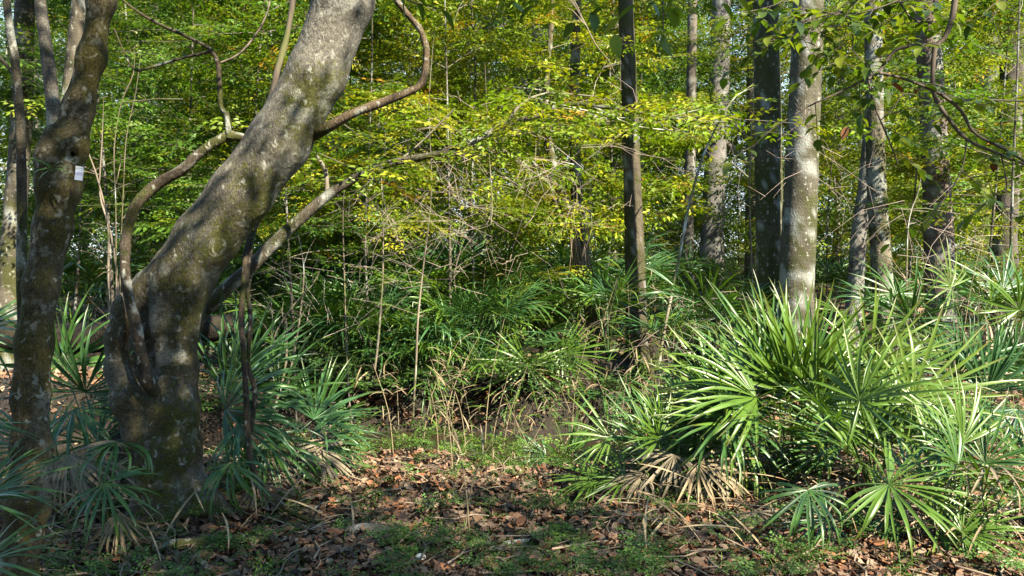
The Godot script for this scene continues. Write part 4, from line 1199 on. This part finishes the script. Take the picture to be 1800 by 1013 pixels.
	for e in [[[[212, 620, 6.4, 7], [205, 480, 6.4, 7], [190, 380, 6.4, 6], [165, 300, 6.4, 5], [155, 270, 6.4, 4]], pale], [[[195, 640, 6.6, 9], [190, 500, 6.6, 8], [188, 400, 6.6, 8], [178, 340, 6.6, 6], [176, 250, 6.6, 4]], pale], [[[205, 640, 6.2, 5], [206, 500, 6.2, 5], [205, 360, 6.2, 4], [203, 260, 6.2, 4], [215, 180, 6.2, 3], [232, 130, 6.2, 3]], bk], [[[212, 640, 6.2, 5], [214, 480, 6.2, 5], [216, 330, 6.2, 4], [222, 240, 6.2, 3], [236, 160, 6.2, 3]], bk],
		[[[727, 740, 7.6, 8], [730, 640, 7.6, 8], [733, 560, 7.6, 7], [742, 480, 7.6, 6], [752, 400, 7.6, 6], [756, 320, 7.6, 5], [754, 180, 7.6, 3]], pale], [[[660, 650, 8.4, 8], [666, 600, 8.4, 8], [669, 540, 8.4, 7], [670, 480, 8.4, 6], [676, 380, 8.4, 4]], pale], [[[622, 760, 6.6, 7], [612, 690, 6.6, 7], [606, 600, 6.6, 6], [604, 480, 6.6, 5], [600, 380, 6.6, 4]], bk], [[[505, 680, 7.0, 7], [518, 600, 7.0, 7], [530, 540, 7.0, 6], [532, 470, 7.0, 5]], pale], [[[470, 640, 6.8, 6], [488, 580, 6.8, 5], [520, 530, 6.8, 5], [550, 500, 6.8, 3]], pale],
		[[[862, 395, 9.0, 4], [866, 360, 9.0, 4], [861, 300, 9.0, 4], [858, 200, 9.0, 3]], pale], [[[1160, 640, 9.8, 12], [1172, 570, 9.8, 11], [1190, 460, 9.8, 10], [1215, 350, 9.8, 9], [1240, 260, 9.8, 8], [1285, 180, 9.8, 6], [1310, 160, 9.8, 4]], bark(Color(0.15, 0.13, 0.09), 0, -0.1)], [[[1592, 510, 7.0, 5], [1592, 440, 7.0, 5], [1600, 380, 7.0, 4], [1614, 340, 7.0, 3]], pale], [[[1012, 0, 5.0, 4], [1030, 45, 5.0, 4], [1050, 80, 5.0, 4], [1068, 105, 5.0, 3]], pale], [[[1320, 500, 15.0, 8], [1318, 420, 15.0, 7], [1316, 320, 15.0, 6], [1320, 200, 15.0, 5]], pale],
		[[[500, 560, 6.0, 8], [505, 640, 6.0, 9], [488, 700, 6.0, 9], [470, 760, 6.0, 9]], bk]]:
		var p0 := at(e[0][0][0], e[0][0][1], e[0][0][2])
		var is_pale: bool = e[1] == pale
		var t := thing("bare_sapling", p0, "thin pale bare sapling standing in the undergrowth" if is_pale else "thin dark bare sapling standing in the undergrowth", "sapling", "pale bare saplings" if is_pale else "dark bare saplings")
		var last: Array = e[0][-1].duplicate()
		var prev: Array = e[0][-2]
		last = [last[0] + (last[0] - prev[0]) * 0.8 + R(-12, 12), last[1] + (last[1] - prev[1]) * 0.9, last[2], 0.5]
		part(t, "trunk", traced_tube(e[0].map(func(q): return [q[0] + R(-3, 3), q[1], q[2], q[3] * 0.5]) + [last], 6, e[1], 0.08, 0.002, p0), M.wood)
		var path := traced(e[0], 0.15)
		var tm := MB.new()
		for k in 7:
			var i: int = 1 + rng.randi() % (path[0].size() - 1)
			var a: Vector3 = path[0][i]
			var dv := Vector3(R(-1, 1), R(0.0, 0.9), R(-0.6, 0.6)) * R(0.15, 0.45)
			tube(tm, [a, a + dv * 0.5 + rv() * 0.03, a + dv + Vector3.DOWN * 0.04], [0.004, 0.003, 0.0015], 3, e[1], 0, false)
		tag(part(t, "twigs", tm.done(p0), M.wood), "", "", "", "stuff")
	# tangles of dead twigs hung up in the leaves
	for e in [[735, 345, 7.4, 26], [800, 240, 7.6, 18], [1040, 240, 7.0, 16], [560, 530, 7.2, 18], [1000, 330, 9.0, 18], [870, 400, 8.8, 16], [1380, 260, 7.6, 14], [1200, 560, 8.6, 18], [720, 440, 8.0, 16], [1680, 420, 6.8, 14]]:
		var p0 := at(e[0], e[1], e[2])
		var t := thing("dead_twigs", p0, "tangle of fine bare pinkish-grey twigs caught among the leaves", "twigs", "tangles of bare twigs")
		var tm := MB.new()
		for k in e[3]:
			var a := p0 + Vector3(R(-0.5, 0.5), R(-0.35, 0.35), R(-0.3, 0.3))
			var dv := Vector3(R(-1, 1), R(-0.6, 0.6), R(-0.5, 0.5)).normalized() * R(0.3, 0.8)
			var b := a + dv * 0.5 + rv() * 0.06
			var c := a + dv + Vector3.DOWN * R(0, 0.15)
			tube(tm, [a, b, c], [0.0024, 0.0018, 0.0008], 3, plain(Color(0.27, 0.215, 0.18)), 0, false)
			for j in 2:
				var s := a.lerp(c, R(0.3, 0.9))
				tube(tm, [s, s + dv.rotated(Vector3.BACK, R(-1, 1)) * 0.4], [0.0018, 0.0008], 3, plain(Color(0.27, 0.215, 0.18)), 0, false)
		tag(part(t, "twigs", tm.done(p0), M.wood), "", "", "", "stuff")

func big_leaf(bend: float) -> ArrayMesh:                   # pointed oval leaf, unit length along +X, face +Y
	var mb := MB.new()
	var n := 7
	var prev := -1
	for i in n + 1:
		var u := float(i) / n
		var w := 0.27 * pow(sin(PI * pow(u, 0.8)), 0.8) + 0.004
		if u > 0.8: w *= 1.0 - (u - 0.8) * 1.6
		var y := -bend * u * u
		var c := Color(1, 1, 1)
		mb.put(Vector3(u, y + w * 0.25, -w), Vector3(0, 1, 0.3).normalized(), c, Vector2(u, 0))
		mb.put(Vector3(u, y, 0), Vector3.UP, Color(0.9, 0.9, 0.8), Vector2(u, 0.5))
		mb.put(Vector3(u, y + w * 0.25, w), Vector3(0, 1, -0.3).normalized(), c, Vector2(u, 1))
		if prev >= 0:
			for s in 2:
				mb.tri(prev + s, prev + s + 1, prev + 3 + s)
				mb.tri(prev + s + 1, prev + 4 + s, prev + 3 + s)
		prev = mb.v.size() - 3
	return mb.done()

func overhang() -> void:
	var lv := [big_leaf(0.12), big_leaf(0.3), big_leaf(0.5)]
	var mats := []
	for c in [Color(0.11, 0.17, 0.02), Color(0.08, 0.135, 0.02), Color(0.17, 0.205, 0.025), Color(0.06, 0.10, 0.018)]:
		var m: StandardMaterial3D = M.leaf.duplicate()
		m.albedo_color = c.linear_to_srgb()
		mats.append(m)
	var rust: StandardMaterial3D = M.dry.duplicate()
	rust.albedo_color = Color(0.13, 0.055, 0.02).linear_to_srgb()
	var bk := plain(Color(0.075, 0.06, 0.045), 0.3)
	var put_leaf := func(t: Node3D, p: Vector3, dir: Vector3, s: float) -> void:
		var y := (Vector3.UP + rv() * 0.25).normalized()
		var z := dir.cross(y).normalized()
		y = z.cross(dir).normalized()
		var l := part(t, "leaf", lv[rng.randi() % 3], mats[rng.randi() % 4])
		if rng.randf() < 0.02:
			l.material_override = rust
			l.set_meta("label", "rust brown withered leaf")
		l.transform = Transform3D(Basis(dir * s, y * s, z * s), p - t.position)
	# branch entering at the upper right
	var D := 3.0
	var o := at(1680, -10, D)
	var br := thing("overhanging_branch", o, "dark crooked branch with broad green leaves crossing in front of the trunks", "branch")
	var lines := [
		[[1690, -60, D, 12], [1680, -5, D, 11], [1672, 40, D, 10], [1658, 70, D, 9], [1645, 82, D, 9], [1640, 125, D, 8], [1643, 168, D, 8], [1665, 205, D, 7], [1700, 245, D, 6], [1760, 272, D, 5], [1830, 300, D, 5]],
		[[1645, 78, D, 7], [1610, 80, D, 6], [1575, 88, D, 6], [1560, 105, D, 6], [1545, 125, D, 6], [1528, 139, D, 6], [1518, 130, D, 5]],
		[[1528, 139, D, 5], [1545, 129, D, 5], [1580, 136, D, 5], [1620, 150, D, 5], [1660, 170, D, 6], [1690, 195, D, 6], [1715, 235, D, 5], [1780, 270, D, 5], [1840, 310, D, 5]],
		[[1527, 142, D, 4], [1535, 180, D, 3], [1548, 212, D, 3], [1562, 245, D, 3], [1580, 290, D, 2]],
		[[1520, 140, D, 4], [1470, 165, D, 3], [1420, 188, D, 3], [1360, 225, D, 2], [1320, 262, D, 2]],
		[[1680, 182, D, 4], [1710, 175, D, 4], [1750, 176, D, 3], [1800, 178, D, 3]],
		[[1548, 212, D, 2], [1570, 190, D, 2], [1588, 166, D, 2], [1610, 167, D, 2]],
		[[1700, 245, D, 3], [1690, 300, D, 2], [1660, 350, D, 2], [1625, 395, D, 2]],
		[[1760, 272, D, 3], [1770, 330, D, 2], [1760, 380, D, 2]],
	]
	var count := 0
	for e in lines:
		part(br, "twig", traced_tube(e, 7, bk, 0.03, 0.0, o), M.wood)
	var o4 := at(1500, -40, D)
	var spray_branch := thing("overhanging_branch", o4, "thin leafy branch hanging in above the crooked dark one", "branch")
	var more := [[[1560, -40, D, 4], [1480, 20, D, 3], [1420, 50, D, 2], [1345, 75, D, 2]], [[1640, -40, D, 4], [1580, 0, D, 3], [1500, 25, D, 2], [1440, 20, D, 2]], [[1560, -40, D, 4], [1600, 30, D, 3], [1640, 40, D, 2]], [[1480, 20, D, 3], [1500, 70, D, 2], [1480, 110, D, 2]], [[1420, -30, D, 3], [1370, 5, D, 2], [1320, 20, D, 2]], [[1790, -30, D, 3], [1760, 10, D, 2], [1740, 40, D, 2]]]
	for e in lines.slice(1) + more:
		var pr := traced(e, 0.035)
		if e == more[0]:
			count = 0
			br = spray_branch
			o = o4
		if e in more: part(br, "twig", traced_tube(e, 5, bk, 0.03, 0.0, o), M.wood)
		for i in range(1, pr[0].size(), 3 if not e in more else 1):
			var a: Vector3 = pr[0][i]
			var dv: Vector3 = (pr[0][i] - pr[0][i - 1]).normalized()
			var out := (dv * 0.4 + Vector3(R(-1, 1), R(-0.25, 0.25), R(-0.9, 0.9))).normalized()
			var side := 1.0
			var tip := a + out * R(0.12, 0.24) + Vector3.DOWN * 0.02
			var tm := MB.new()
			tube(tm, [a, a.lerp(tip, 0.5) + Vector3.UP * 0.008, tip], [0.0018, 0.0014, 0.0008], 4, bk, 0, false)
			part(br, "twig", tm.done(o), M.wood)
			for k in 5:
				if count > 285: break
				side = -side
				var dir := (out * 0.6 + out.cross(Vector3.UP) * side + Vector3(0, R(-0.22, 0.1), 0)).normalized() if k < 4 else (out + Vector3.DOWN * 0.3).normalized()
				put_leaf.call(br, a.lerp(tip, 0.3 + 0.175 * k), dir, R(0.042, 0.066))
				count += 1
	# closer leaves hanging in along the top edge
	var D2 := 2.1
	var o2 := at(1100, -40, D2)
	var b2 := thing("overhanging_branch", o2, "out-of-sight branch's large dark olive leaves hanging in along the top edge", "branch")
	for e in [[[1320, -30, D2, 4], [1160, -15, D2, 4], [1000, -20, D2, 4], [820, -30, D2, 3]], [[1165, -10, D2, 2], [1166, 30, D2, 2], [1166, 58, D2, 2]]]:
		part(b2, "twig", traced_tube(e, 6, bk, 0.03, 0.0, o2), M.wood)
	for e in [[1166, 60, 0, -1, 0.058], [1164, 56, -0.9, -0.4, 0.05], [1168, 56, 0.9, -0.45, 0.055], [1190, 10, -0.1, -1, 0.06], [1180, 18, 0.8, -0.3, 0.05], [1150, 5, -0.7, -0.5, 0.06], [1215, 12, 0.6, -0.5, 0.05], [1235, 8, 0.8, -0.3, 0.045], [1090, 30, -0.6, -0.6, 0.065], [1080, 60, 0.1, -1, 0.06], [1120, 10, -0.9, -0.35, 0.07], [1060, 12, -0.5, -0.4, 0.06], [1040, 20, 0.3, -0.9, 0.055], [1010, 40, -0.6, -0.7, 0.05], [985, 5, -0.8, -0.5, 0.06], [940, 10, -0.9, -0.4, 0.06], [900, 5, 0.6, -0.5, 0.05], [880, 25, -0.7, -0.5, 0.05], [1270, 5, 0.5, -0.5, 0.05], [1300, 0, 0.8, -0.5, 0.05], [1030, 0, 0.9, -0.3, 0.06], [1140, 0, 0.5, -0.8, 0.06]]:
		var dir := Vector3(e[2], e[3], R(-0.4, 0.4)).normalized()
		put_leaf.call(b2, at(e[0], e[1], D2), dir, e[4])
	var o3 := at(700, -20, D2)
	var b3 := thing("overhanging_branch", o3, "short twig of broad olive leaves hanging beside the leaning trunk's upper part", "branch")
	part(b3, "twig", traced_tube([[660, -40, D2, 3], [705, -5, D2, 3], [740, 8, D2, 2], [775, 15, D2, 2]], 6, bk, 0.03, 0.0, o3), M.wood)
	for e in [[712, -4, -0.2, -1, 0.062], [695, 2, -0.9, -0.35, 0.06], [738, 8, 0.9, -0.2, 0.055], [775, 18, 0.8, -0.75, 0.065], [735, 6, 0.4, -0.6, 0.04]]:
		put_leaf.call(b3, at(e[0], e[1], D2), Vector3(e[2], e[3], R(-0.3, 0.3)).normalized(), e[4])

func cane() -> void:
	var lm := [leaflet_mesh(0.5, 0.0, 0.3), leaflet_mesh(1.0, 0.2, -0.3)]
	# px, foot py depth, height, leaf share dry
	for e in [[775, 6.1, 0.95, 0.5], [920, 6.2, 0.7, 0.4], [945, 6.5, 0.85, 0.5], [970, 6.7, 0.8, 0.3], [1030, 6.6, 0.9, 0.5], [1060, 6.3, 0.8, 0.6], [1085, 6.0, 0.7, 0.6], [895, 6.0, 0.6, 0.3], [930, 7.0, 1.0, 0.6], [1000, 7.1, 1.0, 0.5], [690, 6.0, 0.7, 0.9], [740, 6.2, 0.9, 0.6], [850, 6.0, 1.1, 0.3], [880, 6.2, 0.9, 0.3], [820, 6.0, 0.8, 0.8], [905, 6.6, 0.8, 0.4], [795, 5.6, 0.75, 0.4], [880, 9.9, 1.5, 0.6], [845, 9.9, 1.6, 0.5], [905, 10.0, 1.3, 0.6], [1040, 9.4, 1.5, 0.6], [800, 6.3, 0.85, 0.6], [835, 6.5, 1.05, 0.6], [860, 6.4, 0.9, 0.3], [770, 5.9, 0.6, 0.3], [815, 4.3, 0.62, 0.9], [825, 4.25, 0.75, 0.95], [1110, 9.6, 1.8, 0.5], [1150, 9.4, 2.0, 0.3], [1180, 9.2, 1.7, 0.5], [1060, 9.8, 1.3, 0.5], [870, 10.4, 1.6, 0.5], [830, 10.2, 1.4, 0.3], [1690, 7.8, 1.9, 0.3], [1720, 8.0, 2.0, 0.3], [1660, 8.2, 1.7, 0.5], [1790, 7.6, 1.4, 0.4], [1005, 8.8, 1.2, 0.6], [1090, 7.8, 1.0, 0.7], [1140, 7.0, 0.9, 0.7], [1120, 6.4, 0.7, 0.8], [700, 6.6, 0.7, 0.8]]:
		var foot := on_ground(e[0], e[1])
		var dry: bool = e[3] > 0.45
		var t := thing("cane_plant", foot, "half-dry cane stem with narrow straw-coloured leaves" if dry else "cane stem with narrow fresh green leaves", "plant", "half-dry canes" if dry else "green canes")
		var h: float = e[2]
		var bendv := Vector3(R(-0.35, 0.35), 0, R(-0.2, 0.2)) * h
		var sm := MB.new()
		var pr := smooth_path([foot + Vector3.DOWN * 0.02, foot + Vector3(0, h * 0.5, 0) + bendv * 0.25, foot + Vector3(0, h, 0) + bendv], [0.0042, 0.0036, 0.0014], 0.12)
		tube(sm, pr[0], pr[1], 5, plain(Color(0.16, 0.13, 0.075), 0.3))
		part(t, "stem", sm.done(foot), M.wood)
		for i in int(12 + h * 14):
			var k := int(R(0.35, 1.0) * (pr[0].size() - 1))
			var p: Vector3 = pr[0][k]
			var tw := Vector3(R(-1, 1), R(0.1, 0.8), R(-1, 1)) * R(0.03, 0.12)
			var dir := Vector3(R(-1, 1), R(-0.4, 0.6), R(-0.8, 0.8)).normalized()
			var y := (Vector3.UP + rv() * 0.3).normalized()
			var z := dir.cross(y).normalized()
			y = z.cross(dir).normalized()
			var s := R(0.11, 0.2)
			var l := part(t, "leaf", lm[rng.randi() % 2], M[["straw", "straw", "grey_straw"][rng.randi() % 3] if rng.randf() < e[3] else ["fresh", "lime", "deep"][rng.randi() % 3]])
			l.transform = Transform3D(Basis(dir * s, y * s, z * s * 1.7), p + tw - foot)

func litter_leaf(kind: int) -> ArrayMesh:
	var mb := MB.new()
	var n := 5
	var prev := -1
	var curl := R(-0.5, 0.9)
	var cup := R(-0.3, 0.6)
	for i in n + 1:
		var u := float(i) / n
		var w := 0.26 * pow(maxf(0.0, sin(PI * pow(u, 0.85))), 0.75) + 0.006
		if kind == 1: w *= 0.75 + 0.4 * absf(sin(u * 9.0))    # lobed
		if kind == 2: w *= 0.62
		var y := curl * (u - 0.5) * (u - 0.5) + 0.04 * sin(u * 7.0 + kind)
		mb.put(Vector3(u - 0.5, y + w * cup, -w), Vector3.UP, Color(1, 1, 1), Vector2(u, 0))
		mb.put(Vector3(u - 0.5, y, 0), Vector3.UP, Color(0.85, 0.85, 0.8), Vector2(u, 0.5))
		mb.put(Vector3(u - 0.5, y + w * cup * R(0.4, 1.3), w), Vector3.UP, Color(0.95, 0.95, 0.95), Vector2(u, 1))
		if prev >= 0:
			for s in 2:
				mb.tri(prev + s, prev + s + 1, prev + 3 + s)
				mb.tri(prev + s + 1, prev + 4 + s, prev + 3 + s)
		prev = mb.v.size() - 3
	return mb.done()

func floor_details() -> void:
	var shapes_l := []
	for i in 6: shapes_l.append(litter_leaf(i % 3))
	var tones := [Color(0.15, 0.08, 0.045), Color(0.20, 0.115, 0.066), Color(0.08, 0.045, 0.028), Color(0.23, 0.165, 0.11), Color(0.20, 0.085, 0.036), Color(0.11, 0.07, 0.046), Color(0.17, 0.115, 0.074)]
	var lay := func(x: float, z: float, s: float, lift: float, tilt: float) -> Transform3D:
		var b := Basis(Vector3.UP, R(0, TAU)) * Basis(Vector3.RIGHT, R(-tilt, tilt)) * Basis(Vector3.BACK, R(-tilt, tilt))
		return Transform3D(b * s, Vector3(x, ground(x, z) + lift, z))
	# leaves one can tell apart on the near ground
	var names := ["brown", "tan", "dark brown", "pale grey-tan", "orange-brown"]
	for i in 170:
		var d := R(3.75, 5.4)
		var x := R(-0.66, 0.66) * d
		var k := rng.randi() % 5
		var m := "litter_%d" % k
		if not M.has(m):
			var mm: StandardMaterial3D = M.dry.duplicate()
			mm.albedo_color = tones[k].linear_to_srgb()
			M[m] = mm
		var l := MeshInstance3D.new()
		l.name = numbered("fallen_leaf")
		l.mesh = shapes_l[rng.randi() % 6]
		l.material_override = M[m]
		add_child(l)
		l.transform = lay.call(x, -d, R(0.06, 0.12), 0.025, 0.35)
		tag(l, "%s fallen leaf lying on top of the near litter" % names[k], "leaf", "%s fallen leaves" % names[k])
	for v in 6:
		var list := []
		for i in 11000:
			var d := 3.2 + 6.0 * pow(rng.randf(), 1.25) if i < 9800 else R(9, 26)
			var x := R(-0.75, 0.75) * d
			var y := ground(x, -d)
			if y < -0.44: continue
			if y < -0.2 and rng.randf() < 0.35: continue
			var tr: Transform3D = lay.call(x, -d, (R(0.025, 0.06) if rng.randf() < 0.86 else R(0.06, 0.1)) if d < 9 else R(0.1, 0.2), R(0.004, 0.03), 0.75)
			list.append([tr, tones[rng.randi() % 7] * R(0.45, 1.05)])
		var mi := copies(self, numbered("leaf_litter"), shapes_l[v], M.dry, list)
		tag(mi, "carpet of brown fallen leaves covering the forest floor", "leaf litter", "leaf litter", "stuff")
	# grass blades and seedlings
	var blade := leaflet_mesh(0.9, 0.0, 0.2)
	var gl := []
	for i in 700:
		var d := 3.5 + 3.6 * rng.randf()
		var x := R(-0.66, 0.66) * d
		if noise.get_noise_2d(x * 5.0 + 40, d * 5.0) < -0.05: continue
		var big := rng.randf() < 0.3
		for k in int(R(4, 13)):
			var a := R(0, TAU)
			var dir := Vector3(cos(a), R(0.5, 2.0), sin(a)).normalized()
			var z := dir.cross(Vector3.UP).normalized()
			var y := z.cross(dir).normalized()
			var s := R(0.05, 0.12)
			var px := x + R(-0.06, 0.06)
			var pz := -d + R(-0.06, 0.06)
			gl.append([Transform3D(Basis(dir * s, y * s, z * s * 0.9), Vector3(px, ground(px, pz), pz)), Color(0.09, 0.17, 0.03) * R(0.6, 1.5)])
	tag(copies(self, "grass", blade, M.leaf, gl), "thin tufts of green grass among the litter", "grass", "", "stuff")
	var sl := []
	for i in 150:                                          # brush along the near lip of the creek
		var x := R(-1.6, 1.6)
		var z := creek_z(x) + R(1.3, 2.2)
		for k in 3:
			var a := R(0, TAU)
			sl.append([spray(Vector3(x, ground(x, z) + R(0.03, 0.22), z), Vector3(cos(a), R(0, 0.7), sin(a)).normalized(), R(0.3, 0.6)), Color(0.085, 0.17, 0.03) * R(0.6, 1.5)])
	for i in 1300:
		var d := 3.5 + 5.0 * pow(rng.randf(), 1.2)
		var x := R(-0.66, 0.66) * d
		if noise.get_noise_2d(x * 5.0, d * 5.0) < -0.1: continue
		var y := ground(x, -d)
		if y < -0.42: continue
		for k in 3:
			var a := R(0, TAU)
			sl.append([spray(Vector3(x, y + R(0.02, 0.09), -d), Vector3(cos(a), R(0, 0.4), sin(a)).normalized(), R(0.2, 0.42)), Color(0.07, 0.15, 0.035) * R(0.7, 1.6)])
	tag(copies(self, "seedlings", sprigs[1], M.leaf, sl), "low green seedlings scattered over the litter", "seedlings", "", "stuff")
	# dry twigs and shed palmetto blades strewn on the litter
	var tw := MB.new()
	tube(tw, [Vector3(-0.5, 0, 0), Vector3(-0.2, 0.03, 0.05), Vector3(0.15, 0.01, -0.03), Vector3(0.5, 0.03, 0.04)], [0.018, 0.016, 0.012, 0.006], 4, plain(Color(1, 1, 1), 0.2))
	tube(tw, [Vector3(-0.1, 0.02, 0.03), Vector3(0.1, 0.05, 0.2)], [0.01, 0.004], 3, plain(Color(1, 1, 1), 0.2))
	var twl := []
	for i in 520:
		var d := 3.5 + 4.0 * pow(rng.randf(), 1.2)
		var x := R(-0.7, 0.7) * d
		if ground(x, -d) < -0.42: continue
		twl.append([lay.call(x, -d, R(0.1, 0.42), 0.03, 0.15), Color(0.17, 0.13, 0.09) * R(0.5, 1.4)])
	tag(copies(self, "dry_twigs", tw.done(), M.wood, twl), "dry twigs strewn over the litter", "twigs", "", "stuff")
	var bl := []
	for i in 620:
		var side := rng.randf() < 0.72
		var d := R(4.0, 6.4)
		var px := R(1130, 1820) if side else R(60, 620)
		var x := (px - 900.0) / F * d
		var tr: Transform3D = lay.call(x, -d, 1.0, R(0.02, 0.2), 0.5)
		var s := R(0.2, 0.5)
		bl.append([Transform3D(Basis(tr.basis.x * s, tr.basis.y * s, tr.basis.z * s * 0.75), tr.origin), Color(0.25, 0.195, 0.12) * R(0.5, 1.2)])
	tag(copies(self, "shed_blades", shapes.leaflet[1], M.dry, bl), "dry shed palmetto blades lying under the palmettos", "dry leaves", "", "stuff")
	# branches and logs on the ground
	var wood := bark(Color(0.26, 0.225, 0.17), -0.25, 0.0)
	for e in [[[[580, 942, 4.35, 12], [640, 938, 4.35, 20], [690, 945, 4.3, 24], [740, 952, 4.25, 18]], "bleached broken branch half sunk in the litter"], [[[270, 975, 4.1, 26], [360, 962, 4.15, 26], [430, 950, 4.2, 20]], "mossy rotten branch lying before the leaning tree"], [[[830, 965, 4.2, 10], [900, 952, 4.25, 12], [960, 948, 4.3, 10]], "short grey stick on the open litter"], [[[520, 890, 4.7, 7], [610, 870, 4.9, 6], [700, 866, 5.0, 5]], "thin fallen twig at the creek lip"]]:
		var p0 := at(e[0][1][0], e[0][1][1], e[0][1][2])
		var list := []
		for q in e[0]:
			var w := at(q[0], q[1], q[2])
			w.y = ground(w.x, w.z) + q[3] * 0.3 * q[2] / F
			list.append([w, q[3] * 0.5 * q[2] / F])
		var pr := smooth_path(list.map(func(q): return q[0]), list.map(func(q): return q[1]), 0.04)
		var mb := MB.new()
		tube(mb, pr[0], pr[1], 10, bark(Color(0.13, 0.12, 0.06), 0.25, 0) if "mossy" in e[1] else wood, 0.008)
		var o := MeshInstance3D.new()
		o.name = numbered("fallen_branch")
		o.position = p0
		o.mesh = mb.done(p0)
		o.material_override = M.bark
		add_child(o)
		tag(o, e[1], "branch")
	# dark log between the two left trees
	var g0 := on_ground(150, 6.4)
	var lg := MB.new()
	var gp := [at(-60, 585, 6.6), at(90, 596, 6.5), at(240, 588, 6.4), at(420, 572, 6.6)]
	var gs := smooth_path(gp, [0.13, 0.125, 0.12, 0.1], 0.08)
	tube(lg, gs[0], gs[1], 14, bark(Color(0.04, 0.034, 0.025), -0.35, -0.6), 0.02)
	var lo := MeshInstance3D.new()
	lo.name = "fallen_log"
	lo.position = gp[1]
	lo.mesh = lg.done(gp[1])
	lo.material_override = M.furrowed
	add_child(lo)
	tag(lo, "dark fallen log propped behind the two mossy trees", "log")
	# white stone and pale shells of bark
	var wp := on_ground(737, 3.86)
	var sm := SphereMesh.new()
	sm.radius = 0.022
	sm.height = 0.034
	sm.radial_segments = 12
	sm.rings = 6
	var st := MeshInstance3D.new()
	st.name = "white_mushroom"
	var mb := MB.new()
	for i in 6:
		for s in 12:
			var u := i / 5.0
			var a := TAU * s / 12
			var rr: float = [0.008, 0.01, 0.024, 0.026, 0.017, 0.001][i]
			var yy: float = [0.0, 0.018, 0.02, 0.028, 0.039, 0.043][i]
			mb.put(Vector3(cos(a) * rr, yy, sin(a) * rr), Vector3(cos(a), u * 1.6 - 0.4, sin(a)).normalized(), Color(0.62, 0.60, 0.54))
	for i in 5:
		for s in 12:
			var a := i * 12 + s
			var b := i * 12 + (s + 1) % 12
			mb.tri(a, b, a + 12)
			mb.tri(b, b + 12, a + 12)
	st.mesh = mb.done()
	st.material_override = M.paper
	add_child(st)
	st.position = wp
	tag(st, "small white mushroom in the foremost litter", "mushroom")
